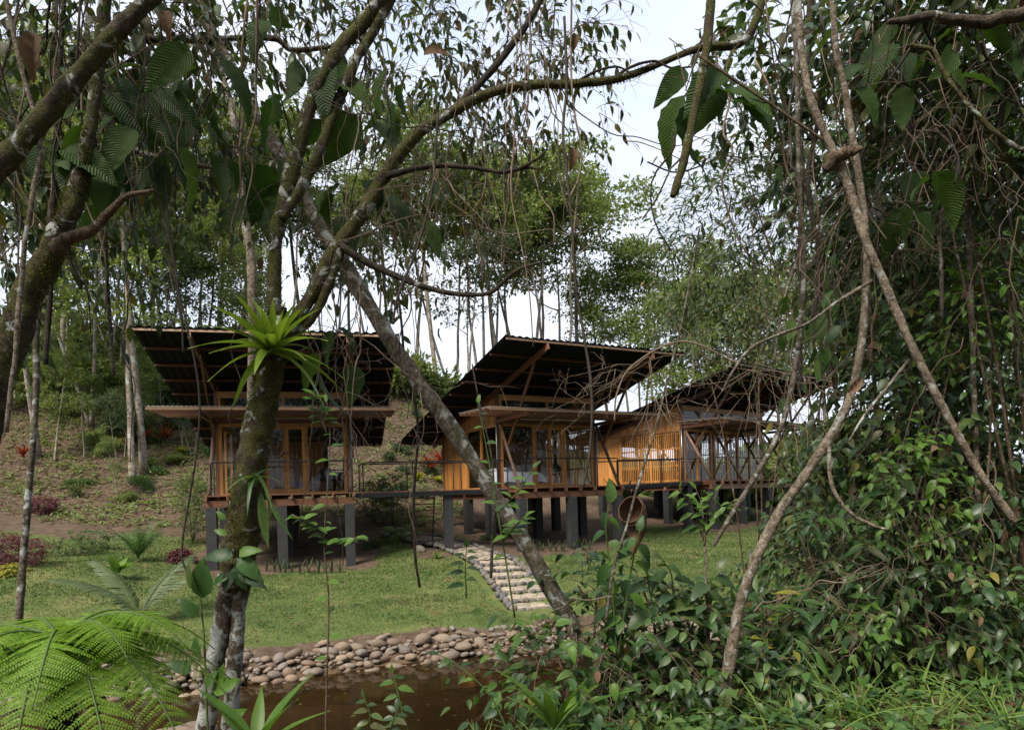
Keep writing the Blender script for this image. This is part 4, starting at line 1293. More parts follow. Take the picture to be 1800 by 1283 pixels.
for u, d, s, k in [(85, 40, 2.4, 0), (140, 43, 2.4, 3), (190, 41, 2.0, 0), (230, 45, 2.4, 1), (275, 44, 2.2, 0), (310, 42, 1.9, 2), (355, 46, 2.4, 0), (400, 45, 2.2, 1), (450, 48, 2.5, 3), (20, 44, 2.8, 0), (110, 48, 3.0, 1), (170, 50, 3.0, 0), (250, 50, 3.0, 3), (330, 51, 3.0, 1), (410, 52, 3.0, 0), (500, 51, 2.8, 1), (560, 51, 2.6, 0), (620, 51, 2.6, 3)]:
    X = (u - 900) / F * d
    place_bush(k, X, d, s, 'leafy bush in the tangle of undergrowth up the brown slope', 'undergrowth bushes on the brown slope')
for u, d, s, k in [(670, 47, 2.0, 1), (700, 46, 2.2, 0), (735, 45.5, 2.1, 0), (770, 46.5, 2.2, 1), (800, 47, 1.9, 0), (840, 50, 2.2, 1), (645, 44, 1.4, 2)]:
    X = (u - 900) / F * d
    place_bush(k, X, d, s, 'rounded green bush on the ridge top between the first two cabins', 'bushes on the ridge top between the first two cabins')
for u, d, s, k in [(1140, 45, 1.8, 1), (1240, 46, 2.2, 0), (1330, 47, 2.0, 1), (1420, 44, 2.0, 0), (1500, 46, 2.4, 1), (1600, 44, 2.4, 0), (1700, 46, 2.6, 1), (1290, 43, 2.6, 0), (1365, 42, 3.2, 1), (1405, 45, 3.6, 0), (1445, 43, 3.4, 1), (1480, 46, 3.6, 3), (1540, 44, 3.4, 0), (1380, 50, 4.4, 1), (1460, 51, 4.6, 0)]:
    X = (u - 900) / F * d
    place_bush(k, X, d, s, 'green bush at the foot of the trees behind the farthest cabin', 'bushes behind the farthest cabin')

for q in range(58):
    u = (30 + 400 * g3.random()) if q % 4 else (625 + 140 * g3.random()); d = g3.uniform(31, 45)
    place_bush([3, 2, 0, 1][q % 4], (u - 900) / F * d, d, g3.uniform(.22, .6), 'small low shrub dotted over the brown slope', 'small shrubs on the brown slope', sz=g3.uniform(.3, .8))
for q in range(12):
    u = (60 + 360 * g3.random()); d = g3.uniform(31, 42)
    place_tree([6, 4, 2][q % 3], u, d, g3.uniform(.2, .42), ORD[q] + ' of the saplings on the slope', 'saplings on the brown slope')

# low plants and litter on the brown slope: nobody could count it
g = np.random.default_rng(77)
n = 30000
x, y = g.uniform(-34, -2, n), g.uniform(28, 47, n)
keep = soil_amount(x, y) > .6
for (cx, cy, cz, th) in CAB[:2]:
    keep &= np.hypot(x - cx, y - cy - 2) > 5.0
x, y = x[keep], y[keep]
cl = (wob(x * .8, y * .8) + g.normal(size=len(x)) * 1.2) > .75
for nm, mm, sel, sz, lab in (('leaf_litter', 'dead_leaf', ~cl, .16, 'dry brown leaves and twigs littering the bare slope'), ('ground_cover', 'leaf_far', cl, .22, 'low green weeds growing in patches on the bare slope')):
    X, Y = x[sel], y[sel]
    p = np.stack([X, Y, gz(X, Y) + .03 + (.10 * g.random(len(X)) if nm == 'ground_cover' else 0)], 1)
    rep = 3 if nm == 'ground_cover' else 1
    p = np.repeat(p, rep, 0) + g.normal(size=(len(p) * rep, 3)) * np.array([.12, .12, .03])
    d = nrm(g.normal(size=p.shape) * np.array([1, 1, .35]) + (np.array([0, 0, .5]) if rep == 3 else 0))
    V, T, lv = place(TPL['far'], p, d, nrm(np.array([0, -.3, 1.0]) + g.normal(size=p.shape) * .3), sz * g.uniform(.5, 1.3, len(p)), g)
    tag(obj(nm, mesh(nm, V, T, MT[mm], False, lv)), lab, 'ground cover', kind='stuff')

# lawn grass
g = np.random.default_rng(78)
n = 260000
x, y = g.uniform(-18, 14, n), g.uniform(12.6, 31, n)
z = gz(x, y)
keep = (z > W_Z + .38) & (g.random(n) > soil_amount(x, y) * 1.15) & (g.random(n) < np.clip(1.5 - (y - 13) / 16, .25, 1))
for c in BK[::3]: keep &= ~((np.abs(x - c[0]) < .45) & (y - c[1] < .8) & (y - c[1] > -1))
dp = np.min(np.hypot(x[:, None] - PC[None, ::4, 0], y[:, None] - PC[None, ::4, 1]), 1)
sa = np.clip(((x - S0[0]) * st_t[0] + (y - S0[1]) * st_t[1]), 0, run * NS)
ds = np.hypot(x - S0[0] - st_t[0] * sa, y - S0[1] - st_t[1] * sa)
keep &= (dp > .8) & (ds > 1.0)
x, y, z = x[keep], y[keep], z[keep]
n = len(x)
hgt = g.uniform(.02, .055, n) * (1 + .9 * (wob(x, y) > .3) * smooth(19.6, 18.6, y) * smooth(16.6, 17.4, y))
wdt = .008 + .012 * smooth(14, 26, y)
az = g.uniform(0, 6.283, n)
ln = g.normal(size=(n, 2)) * .6
V = np.empty((n, 3, 3), np.float32)
V[:, 0] = np.stack([x - np.cos(az) * wdt, y - np.sin(az) * wdt, z - .01], 1)
V[:, 1] = np.stack([x + np.cos(az) * wdt, y + np.sin(az) * wdt, z - .01], 1)
V[:, 2] = np.stack([x + ln[:, 0] * hgt, y + ln[:, 1] * hgt, z + hgt], 1)
tone = (np.clip(.5 + .35 * wob(x * .6, y * .6), 0, 1) * .6 + g.random(n) * .4)
tag(obj('lawn_grass', mesh('lawn_grass', V.reshape(-1, 3), np.arange(n * 3).reshape(-1, 3), MT['grass'], False, tone * .98)), 'short mown lawn grass between the pond and the cabins', 'grass', kind='stuff')

k = g.choice(n, 1500, replace=False)
p = np.stack([x[k], y[k], z[k] + .03], 1)
V, T, lv = place(TPL['far'], p, nrm(g.normal(size=p.shape) * np.array([1, 1, .2])), nrm(np.array([0, 0, 1.0]) + g.normal(size=p.shape) * .4), g.uniform(.05, .13, len(p)), g)
tag(obj('fallen_leaves', mesh('fallen_leaves', V, T, MT['dead_leaf'], False, lv)), 'dry leaves scattered over the lawn', 'leaf litter', kind='stuff')
k = np.nonzero((wob(x * 1.4 + 3, y * 1.4) > .55) & (g.random(n) < .25))[0]
p = np.stack([x[k], y[k], z[k] + .03], 1)
V, T, lv = place(TPL['far'], p, nrm(g.normal(size=p.shape) * np.array([1, 1, .5]) + np.array([0, 0, .5])), nrm(np.array([0, 0, 1.0]) + g.normal(size=p.shape) * .4), g.uniform(.04, .10, len(p)), g)
tag(obj('lawn_weeds', mesh('lawn_weeds', V, T, MT['leaf_mid'], False, lv)), 'broad-leaved weeds in patches on the lawn', 'weeds', kind='stuff')

# ------------------------------------------------------------------ garden plants near the cabins
def rosette(name, label, cat, p, nleaf, L, wid, mat, seed, up=(.2, 1.2), droop=.5, group=None, stem=0.0, part='leaf', fold=.4, shape='strap'):
    g = np.random.default_rng(seed)
    p = np.array(p, float)
    r = tag(empty(name, p), label, cat, group)
    if stem:
        V, Fq = tube([(0, 0, -.05), (0.02, 0, stem)], [.03, .02], 6, 4)
        obj('stem', mesh('stem', V, Fq, MT['stem_green'], True), r)
    for q in range(nleaf):
        tp = leaf_tpl(7, wid, fold, droop * g.uniform(.6, 1.4), shape)
        me = mesh(part, *tp, MT[mat], True)
        az = q * 2.4 + g.uniform(-.4, .4); e = g.uniform(*up)
        d = np.array([math.cos(az), math.sin(az), e])
        leaf_obj(r, p, me, p + np.array([0, 0, stem * g.uniform(.6, 1)]), nrm(d), np.array([-d[0] * .6, -d[1] * .6, 1.0]), L * g.uniform(.7, 1.15), part)
    return r
def gp(u, v, d):
    X = P(u, v, d)
    return (X[0], X[1], gz1(X[0], X[1]) - .02)
for q, (u, d, s, lab) in enumerate(((255, 37, 1.2, 'red-leaved cordyline on the brown slope, left of the first cabin'), (292, 37.5, 1.3, 'bright red cordyline on the brown slope close to the first roof edge'), (215, 36, 1.0, 'dull red cordyline lower on the brown slope'),
                                  (755, 37, 1.35, 'red and orange cordyline above the footbridge railing'), (775, 38, 1.5, 'dark red cordyline beside the corner of the middle cabin'), (40, 33, 1.0, 'reddish cordyline at the far end of the slope'))):
    rosette('cordyline', lab, 'cordyline', gp(u, 760, d), 26, s * .72, .065, 'red_leaf', 400 + q, (.3, 2.2), .35, 'red cordylines on the slope', .55)
for q, (u, d, s, lab) in enumerate(((735, 36, .5, 'yellow-green shrublet under the red cordyline by the footbridge'), (770, 36.4, .5, 'yellow-green shrublet beside the middle cabin back corner'), (318, 36.5, .5, 'yellowish shrublet on the slope beside the first roof'))):
    rosette('yellow_plant', lab, 'plant', gp(u, 800, d), 40, s, .10, 'yellow_leaf', 430 + q, (.1, 1.6), .3, None, .2)
# bamboo-like feathery bushes
def bamboo(label, p, h, spread, seed):
    rs = np.random.default_rng(seed)
    p = np.array(p)
    n = 260
    v = rs.normal(size=(n, 3)) * np.array([spread, spread, 0])
    zz = rs.uniform(.1, 1, n) * h
    st = p + v * (.5 + .6 * (zz / h))[:, None] * (1 - .5 * (zz / h) ** 3)[:, None]; st[:, 2] = p[2] + zz
    r = tag(empty('bamboo_bush', p), label, 'bush', 'feathery bamboo bushes by the cabins')
    C, q, d, nn, s = spray_set(st, v + np.array([0, 0, 1.0]) * spread, .35, 9, .13, rs, .4)
    leaves_on(r, p, 'farl', 'leaf_olive', q[::2], d[::2], nn[::2], s[::2], rs)
    leaves_on(r, p, 'farl', 'leaf_far_dark', q[1::2], d[1::2], nn[1::2], s[1::2], rs)
    ps = np.stack([np.repeat(p[None], 14, 0), p + rs.normal(size=(14, 3)) * np.array([spread, spread, 0]) * .6 + np.array([0, 0, h * .6]), p + rs.normal(size=(14, 3)) * np.array([spread, spread, 0]) + np.array([0, 0, h])], 1)
    V, Fq = tubes_batch(ps - p, np.full((14, 3), .012))
    tag(obj('canes', mesh('canes', V, Fq, MT['stem_green']), r), kind='stuff')
bamboo('feathery bamboo bush to the left of the first cabin', gp(338, 900, 26), 2.4, .42, 1)
bamboo('feathery bamboo bush behind the footbridge railing', gp(690, 880, 30), 2.2, .55, 2)
bamboo('low feathery bamboo bush behind the footbridge, nearer the first cabin', gp(655, 880, 30), 1.9, .5, 3)

def frond_me(seed, L, npin, pl, droop, mat, wid=.02, two=False, dens=1.0):
    """palm frond: rachis with leaflets (one mesh) along +Y"""
    g = np.random.default_rng(seed)
    t = np.linspace(0, 1, 10)
    R = np.stack([np.zeros(10), t * L, .25 * L * t - droop * L * t ** 2], 1)
    V1, F1 = tube(R, np.linspace(.014, .004, 10) * L, 5, 12, 0, 0)
    P_, D_, S_ = [], [], []
    for q in range(npin):
        u = .12 + .88 * q / (npin - 1)
        x = u * 9; k = min(int(x), 8); c = R[k] + (R[k + 1] - R[k]) * (x - k)
        tg = nrm(R[k + 1] - R[k])
        for s in (-1, 1):
            d = np.array([s, 0, .0]) + tg * .75 + np.array([0, 0, -.25]) + g.normal(size=3) * .06
            P_.append(c); D_.append(nrm(d)); S_.append(pl * L * (math.sin(math.pi * (.12 + .8 * u)) ** .6) * g.uniform(.9, 1.1))
    V2, T2, lv = place(leaf_tpl(3, wid / pl * .6, .3, .2, 'lance'), np.array(P_), np.array(D_), np.tile(np.array([[0, 0, 1.0]]), (len(P_), 1)), np.array(S_), g)
    V, Fs = join([(V1, F1), (V2, [T2])])
    return mesh('frond', V, Fs, MT[mat], False)
def palm(label, p, n, L, seed, mat='leaf_mid', e=(.5, 1.6), npin=16, pl=.3, wid=.022, spread=None, droop=.45, stem=.15, mats=None):
    g = np.random.default_rng(seed)
    p = np.array(p)
    r = tag(empty('palm_plant', p), label, 'palm')
    V, Fq = tube([(0, 0, -.05), (0, 0, stem)], [.05, .03], 7, 4)
    obj('stem', mesh('stem', V, Fq, MT['bark_brown'], True), r)
    for q in range(n):
        me = frond_me(seed * 10 + q, 1.0, npin, pl, droop * g.uniform(.5, 1.3), mat, wid)
        az = (spread[q] if spread else q * 2.4 + g.uniform(-.3, .3)); el = g.uniform(*e)
        d = nrm(np.array([math.cos(az), math.sin(az), el]))
        leaf_obj(r, p, me, p + np.array([0, 0, stem]), d, np.array([-d[0], -d[1], 1.2]), L * g.uniform(.75, 1.1), 'frond')
    return r
palm('bushy young palm with yellowing stalks on the lawn beside the brown slope', gp(243, 965, 22.0), 14, 1.3, 5, 'leaf_mid', (1.0, 3.5), 14, .28)
palm('coconut seedling with two long grey-green fronds on the lawn', gp(245, 1095, 15.8), 4, 1.9, 6, 'leaf_grey', (1.0, 1.4), 26, .24, .032, [.45, 2.75, 3.4, 1.2], .55)
rosette('banana_sprout', 'pale yellow-green banana sprout standing alone on the lawn', 'plant', gp(205, 985, 19.5), 7, .75, .16, 'leaf_bright', 21, (.5, 2), .35, None, .25, shape='ovate')
# fan palm by the ladder
fp = gp(705, 925, 26.6)
fpo = tag(empty('fan_palm', fp), 'bright green fan palm beside the ladder stair', 'palm')
g = np.random.default_rng(9)
for q in range(12):
    P_, D_ = [], []
    for a in np.linspace(-1.9, 1.9, 22):
        P_.append((0, 0, 0)); D_.append((math.sin(a), math.cos(a), -.12))
    V, T, lv = place(leaf_tpl(4, .05, .35, .35, 'strap'), np.array(P_, float), nrm(np.array(D_)), np.tile(np.array([[0, 0, 1.0]]), (22, 1)), np.full(22, 1.0), g)
    me = mesh('fan_leaf', V, T, MT['leaf_bright'], False, lv)
    az = q * 2.4; e = g.uniform(.2, 1.6); d = nrm(np.array([math.cos(az), math.sin(az), e])); L = g.uniform(.35, .75)
    c = np.array(fp) + d * L + np.array([0, 0, .1])
    V, Fq = tube([np.zeros(3), c - np.array(fp)], [.012, .008], 5, 3)
    obj('stalk', mesh('stalk', V, Fq, MT['stem_green'], True), fpo)
    leaf_obj(fpo, np.array(fp), me, c, nrm(d + np.array([0, 0, -.6])), np.array([d[0] * .4, d[1] * .4, 1.0]), g.uniform(.32, .45), 'fan_leaf')
# burgundy shrubs, dark shrubs on the lawn edge
for q, (u, v, d, s, mat, lab) in enumerate(((35, 985, 20.5, .9, 'purple_leaf', 'burgundy shrub at the lawn edge on the far left'), (0, 975, 21, .95, 'purple_leaf', 'burgundy shrub cut by the left edge of the picture'), (318, 950, 22.5, .38, 'purple_leaf', 'small burgundy plant beside the bamboo bush'), (75, 860, 29, .6, 'purple_leaf', 'small burgundy bush on the lower slope'),
                                            (130, 960, 23, .75, 'leaf_far_dark', 'dark green sapling on the lawn above the burgundy shrub'), (165, 940, 24, .7, 'leaf_mid', 'small leafy bush at the foot of the slope'), (20, 1000, 19.5, .28, 'yellow_leaf', 'low yellow-green edging plant beside the burgundy shrub'))):
    p = np.array(gp(u, v, d))
    rs = np.random.default_rng(600 + q)
    plant('garden_shrub', lab, 'shrub', p, [(p + np.array([0, 0, s * .5]), (s * .85, s * .75, s * .55), 300 if mat == 'purple_leaf' else 90)], 'farl' if mat == 'purple_leaf' else 'far', mat, .11, 8, 2.2, seed=600 + q, stems=[([p, p + np.array([.05, 0, s * .5])], [.02, .01])], up=.5)
# spear-leaved plants in rows under the cabins
k = 0
for u0, u1, v, d, nn, lab in ((500, 600, 995, 21.3, 8, 'between the front piers of the first cabin'), (935, 995, 972, 24.6, 7, 'in front of the middle cabin piers'), (1010, 1035, 968, 25.0, 3, 'beside the right front pier of the middle cabin'), (470, 490, 985, 21.6, 3, 'close behind the mossy trunk under the first cabin'), (1270, 1330, 935, 31.5, 5, 'in front of the farthest cabin piers')):
    for q in range(nn):
        u = u0 + (u1 - u0) * q / max(1, nn - 1) + random.uniform(-3, 3)
        k += 1
        rosette('spear_plant', 'striped spear leaves ' + lab, 'plant', gp(u, v, d), 6, .48, .05, 'leaf_grey', 700 + k, (2.2, 6), .08, 'spear-leaved plants along the cabin fronts')
rosette('lily_plant', 'light green strap-leaved plant at the foot of the footbridge pier', 'plant', gp(768, 978, 22.9), 9, .55, .06, 'leaf_bright', 770, (.6, 2.4), .6)
# heliconia clump between the middle cabin and the slatted wall
rosette('heliconia', 'tall heliconia clump between the middle cabin and the slatted wall', 'plant', np.array(gp(1098, 880, 29.0)) + np.array([0, 0, .4]), 22, 1.55, .10, 'leaf_mid', 780, (1.2, 4.0), .35, None, .7, shape='lance')
for q, (u, v, d, s) in enumerate(((655, 950, 25.5, .45), (860, 948, 26.5, .4), (1265, 900, 34, .5), (1320, 905, 33.5, .45))):
    p = np.array(gp(u, v, d))
    place_bush(2, p[0], p[1], s * .8, ['small weed bush on the soil beside the first cabin', 'small weed bush by the edge of the flagstone path', 'small weed bush in the shade under the farthest cabin', 'low weed bush near the farthest cabin pier'][q], None)

# ------------------------------------------------------------------ foreground trees
WS = .66
def limb_pts(pts, d0, d1=None):
    d1 = d0 if d1 is None else d1
    n = len(pts)
    C, R = [], []
    for q, (u, v, w) in enumerate(pts):
        d = d0 + (d1 - d0) * q / (n - 1)
        C.append(P(u, v, d)); R.append(w / 2 / F * d * WS)
    return np.array(C), np.array(R)
def limb(parent, base, name, pts, d0, d1, mat, sides=12, rough=.10, seed=0, n=None):
    C, R = limb_pts(pts, d0, d1)
    V, Fq = tube(C - base, R, sides, n or len(pts) * 9, rough, seed)
    return obj(name, mesh(name, V, Fq, MT[mat], True), parent), C, R
def moss_on(parent, base, C, R, n, size, seed, mat='moss', lo=0.0, hi=1.0, out=.95):
    rs = np.random.default_rng(seed)
    D = catmull(np.hstack([C, R[:, None]]), 200)
    k = (rs.uniform(lo, hi, n) * 198).astype(int)
    T = nrm(D[np.minimum(k + 1, 199), :3] - D[k, :3])
    v = rs.normal(size=(n, 3)); v = nrm(v - (v * T).sum(1, keepdims=True) * T)
    # moss gathers in patches
    ph = np.sin(D[k, 2] * 9 + 3 * v[:, 0]) + np.sin(D[k, 2] * 21 + 5 * v[:, 1]) * .6
    kp = ph + rs.normal(size=n) * .5 > -.1
    k, v, T = k[kp], v[kp], T[kp]
    p = D[k, :3] + v * (D[k, 3] * out)[:, None]
    d = nrm(v + rs.normal(size=v.shape) * .6 + np.array([0, 0, -.5]))
    V, Tt, lv = place(TPL['farl'], p - base, d, v + rs.normal(size=v.shape) * .4, size * rs.uniform(.4, 1.5, len(p)), rs)
    tag(obj('moss', mesh('moss', V, Tt, MT[mat], False, lv), parent), kind='stuff')
def ms(u, v, d, ru, rv, rd, n): return (P(u, v, d), (ru / F * d, rd, rv / F * d), n)

# --- the mossy tree that carries the bromeliad
b1_ = P(385, 1330, 5.0); b1_[2] = gz1(b1_[0], b1_[1])
t1 = tag(empty('mossy_tree', b1_), 'mossy lichen-blotched tree with twin stems carrying a green bromeliad', 'tree')
limb(t1, b1_, 'trunk', [(340, 1400, 56), (352, 1330, 50), (368, 1230, 46), (382, 1140, 46), (398, 1050, 50), (410, 985, 58), (420, 930, 50)], 5.0, 5.0, 'bark_white', 16, .10, 1)
limb(t1, b1_, 'trunk', [(392, 1400, 48), (398, 1330, 44), (408, 1230, 40), (415, 1130, 38), (421, 1050, 44), (428, 985, 55), (434, 930, 50)], 5.02, 5.02, 'bark_white', 16, .10, 2)
_, CT, RT = limb(t1, b1_, 'trunk', [(414, 1035, 66), (418, 985, 88), (427, 930, 86), (437, 850, 84), (453, 760, 74), (466, 690, 68), (476, 640, 66), (484, 585, 56), (488, 540, 44)], 5.0, 5.0, 'bark_moss', 20, .12, 3, 110)
_, C1, R1 = limb(t1, b1_, 'limb', [(478, 600, 44), (482, 520, 36), (484, 440, 34), (492, 380, 38), (512, 310, 40), (530, 240, 36), (556, 160, 34), (600, 85, 34), (655, 20, 36), (720, -60, 36), (800, -160, 30)], 5.0, 5.3, 'bark_moss', 14, .12, 4)
limb(t1, b1_, 'limb', [(496, 385, 24), (530, 330, 28), (560, 270, 28), (590, 190, 26), (625, 110, 26), (670, 30, 26), (715, -60, 26)], 5.05, 5.3, 'bark_moss', 12, .12, 5)
_, C2, R2 = limb(t1, b1_, 'limb', [(488, 620, 40), (520, 565, 36), (555, 505, 36), (590, 440, 40), (640, 370, 38), (675, 310, 34), (730, 240, 30), (790, 200, 26), (860, 165, 24), (930, 150, 22), (1010, 148, 20), (1090, 138, 18), (1160, 112, 16), (1230, 85, 18), (1310, 70, 22), (1350, -30, 22)], 5.0, 5.4, 'bark_moss', 14, .13, 6)
limb(t1, b1_, 'limb', [(520, 590, 24), (560, 540, 26), (585, 480, 26), (600, 435, 28), (625, 390, 24)], 5.05, 5.08, 'bark_moss', 10, .12, 7)
limb(t1, b1_, 'branch', [(600, 432, 22), (660, 470, 18), (720, 495, 16), (790, 515, 13), (855, 517, 12), (890, 490, 11), (915, 472, 9), (957, 460, 5)], 5.05, 4.9, 'bark_dark', 8, .14, 8)
limb(t1, b1_, 'branch', [(680, 308, 20), (760, 292, 14), (830, 295, 12), (880, 303, 11), (925, 295, 9), (948, 298, 5)], 5.1, 4.95, 'bark_dark', 8, .14, 9)
limb(t1, b1_, 'branch', [(915, 297, 9), (935, 285, 8), (950, 275, 6), (961, 262, 4)], 4.97, 4.95, 'bark_dark', 7, .1, 10)
limb(t1, b1_, 'branch', [(1075, 140, 8), (1110, 118, 8), (1150, 108, 7), (1180, 120, 6), (1215, 118, 5)], 5.3, 5.2, 'bark_dark', 6, .1, 11)
limb(t1, b1_, 'branch', [(1010, 146, 9), (1050, 125, 7), (1085, 118, 6), (1110, 130, 4)], 5.3, 5.2, 'bark_dark', 6, .1, 12)
limb(t1, b1_, 'branch', [(790, 200, 20), (850, 140, 18), (900, 80, 18), (940, 20, 18), (970, -50, 16)], 5.25, 5.6, 'bark_dark', 9, .1, 13)
moss_on(t1, b1_, CT, RT, 12000, .018, 20)
moss_on(t1, b1_, C1, R1, 5000, .016, 21, lo=0, hi=.75)
moss_on(t1, b1_, C2, R2, 5000, .016, 22, lo=0, hi=.8)
# crown: olive small leaves over the middle and top of the picture
plant('', '', '', b1_, [ms(830, 90, 8, 140, 120, 1.0, 110), ms(965, 190, 8, 110, 60, .8, 46), ms(700, 60, 7, 120, 80, .8, 70), ms(560, 20, 7, 120, 60, .8, 60), ms(725, 430, 7, 70, 60, .5, 34), ms(830, 275, 8, 80, 60, .6, 46), ms(600, 420, 7.2, 80, 60, .4, 30), ms(760, 200, 8.5, 120, 110, .8, 70), ms(980, 40, 7.5, 110, 70, .9, 60), ms(420, 20, 6.5, 110, 60, .8, 60)],
      'ovate2', 'leaf_olive', .135, 6, 4.0, seed=31, individual=240, droop=.45, hang=.5, second=('leaf_dark', .35), root=t1)
# unseen crown above the frame, added to shade the foreground
plant('', '', '', b1_, [(np.array([-2.0, 4.0, CZ + 6.0]), (2.6, 2.2, .9), 170), (np.array([1.5, 5.0, CZ + 6.6]), (3.0, 2.2, .9), 190)], 'ovate2', 'leaf_dark', .15, 8, 4.5, seed=32, droop=.6, hang=.5, root=t1)

# bromeliad and small epiphytes
def bromeliad(name, label, p, n, L, wid, seed, face, mat='brom', e=(-.1, 1.8), droop=.75):
    g = np.random.default_rng(seed)
    p = np.array(p)
    r = tag(empty(name, p), label, 'bromeliad')
    for q in range(n):
        k = q / n
        me = mesh('leaf', *leaf_tpl(9, wid, .55, droop * (1.25 - k) * g.uniform(.7, 1.2), 'strap'), MT[mat], True)
        az = q * 2.39996 + g.uniform(-.15, .15)
        d = np.array([math.cos(az), math.sin(az) * .9 + face, e[0] + (e[1] - e[0]) * k ** 1.3 + g.uniform(-.15, .15)])
        leaf_obj(r, p, me, p + nrm(d) * .01, nrm(d), np.array([-d[0], -d[1], 1.2]), L * g.uniform(.8, 1.1), 'leaf')
    return r
bromeliad('bromeliad', 'large bright green bromeliad rosette perched on the mossy trunk', P(478, 622, 4.83), 36, .46, .085, 41, -.25, e=(-.1, 2.6), droop=.5)
bromeliad('bromeliad', 'smaller bromeliad with drooping leaves low on the mossy trunk', P(448, 838, 4.82), 12, .26, .06, 42, -.35, 'leaf_mid', (-.6, .5), .8)
# long hanging strap leaves under the small bromeliad
hl = tag(empty('hanging_fern', P(462, 880, 4.84)), 'two long strap fronds hanging from the mossy trunk below the small bromeliad', 'fern')
for (u, v, du, dv, L, w) in ((458, 862, .12, -1, .42, .085), (466, 868, .5, -.85, .38, .05)):
    leaf_obj(hl, P(462, 880, 4.84), mesh('frond', *leaf_tpl(8, w, .3, .12, 'lance'), MT['leaf_mid'], True), P(u, v, 4.82), np.array([du, -.15, dv]), np.array([0, -1, .1]), L, 'frond')
# climber on the trunk: ovate leaves creeping up the stem
rs = np.random.default_rng(55)
ep = tag(empty('trunk_climber', P(395, 1250, 4.85)), 'climbing plant with glossy oval leaves on the foot of the mossy trunk', 'climber')
eb = P(395, 1250, 4.85)
V, Fq = tube(np.array([P(366, 1300, 4.86), P(362, 1200, 4.84), P(358, 1110, 4.84), P(350, 1040, 4.86)]) - eb, [.008, .008, .007, .005], 6, 14)
obj('stem', mesh('stem', V, Fq, MT['stem_green'], True), ep)
for (u, v, ang, L, m) in ((356, 1055, 80, .30, 'leaf_mid'), (350, 1045, 110, .26, 'leaf_mid'), (352, 1085, 130, .20, 'leaf_mid'), (370, 1215, 25, .25, 'leaf_bright'), (362, 1210, 60, .17, 'leaf_mid'), (385, 1205, 75, .17, 'leaf_bright'), (340, 1180, 150, .2, 'leaf_mid'), (352, 1160, 100, .18, 'leaf_mid'), (395, 1270, 35, .2, 'leaf_bright'), (345, 1030, 65, .22, 'leaf_bright')):
    a = math.radians(ang)
    leaf_obj(ep, eb, leaf_me('ovate', m), P(u, v, 4.82), np.array([math.cos(a), -.35, math.sin(a)]), np.array([rs.normal() * .3, -1, .5]), L)
ep2 = tag(empty('epiphyte_plant', P(412, 990, 4.84)), 'leafy epiphyte with ribbed pale green leaves rooted where the twin stems join', 'plant')
eb2 = P(412, 990, 4.84)
V, Fq = tube(np.array([P(405, 1030, 4.84), P(410, 1000, 4.8), P(416, 980, 4.77)]) - eb2, [.008, .006, .004], 6, 8)
obj('stem', mesh('stem', V, Fq, MT['twig'], True), ep2)
for (u, v, ang, L, m) in ((416, 980, -35, .24, 'leaf_mid'), (414, 978, 170, .22, 'leaf_mid'), (418, 975, 20, .17, 'leaf_bright'), (414, 990, -70, .2, 'leaf_mid'), (412, 1000, -120, .18, 'leaf_grey'), (422, 1000, -50, .16, 'leaf_grey'), (404, 1010, 200, .13, 'leaf_mid'), (430, 1010, -25, .17, 'leaf_dark'), (400, 940, 150, .10, 'leaf_bright'), (396, 915, 120, .09, 'leaf_bright')):
    a = math.radians(ang)
    leaf_obj(ep2, eb2, leaf_me('big', m), P(u, v, 4.78), np.array([math.cos(a), -.3, math.sin(a)]), np.array([rs.normal() * .3, -1, .6]), L)

# --- leaning tree
b2_ = P(1150, 1310, 6.0); b2_[2] = gz1(b2_[0], b2_[1])
t2 = tag(empty('leaning_tree', b2_), 'slanting grey trunk leaning across the picture towards the mossy tree', 'tree')
_, C, R = limb(t2, b2_, 'trunk', [(1190, 1390, 64), (1150, 1305, 56), (1110, 1240, 52), (1070, 1185, 48), (1035, 1140, 46), (1005, 1095, 44), (960, 1020, 42), (915, 940, 42), (870, 875, 44), (830, 810, 44), (785, 740, 42), (740, 680, 42), (690, 605, 42), (650, 540, 42), (610, 475, 40), (570, 412, 36), (535, 350, 34), (500, 285, 32), (468, 230, 30), (435, 180, 30), (405, 115, 28), (375, 60, 26), (335, -30, 24)], 5.9, 6.4, 'bark_grey', 16, .07, 14, 170)
moss_on(t2, b2_, C, R, 2500, .012, 23)
for q, pts in enumerate(([(1000, 1100, 20), (1015, 1150, 16), (1000, 1210, 12), (985, 1270, 10)], [(1030, 1130, 22), (1060, 1210, 18), (1050, 1270, 14), (1040, 1330, 12)], [(1090, 1210, 24), (1130, 1230, 18), (1170, 1290, 16)], [(1050, 1160, 14), (1080, 1150, 12), (1130, 1180, 12), (1200, 1250, 9)])):
    limb(t2, b2_, 'root', pts, 5.85, 5.7, 'bark_brown', 8, .12, 60 + q)
plant('', '', '', b2_, [(np.array([-3.2, 6.5, CZ + 6.8]), (2.4, 2.0, .8), 120)], 'ovate2', 'leaf_dark', .14, 8, 4.5, seed=33, root=t2)  # leaf mass out of view overhead, put in to shade the near bank

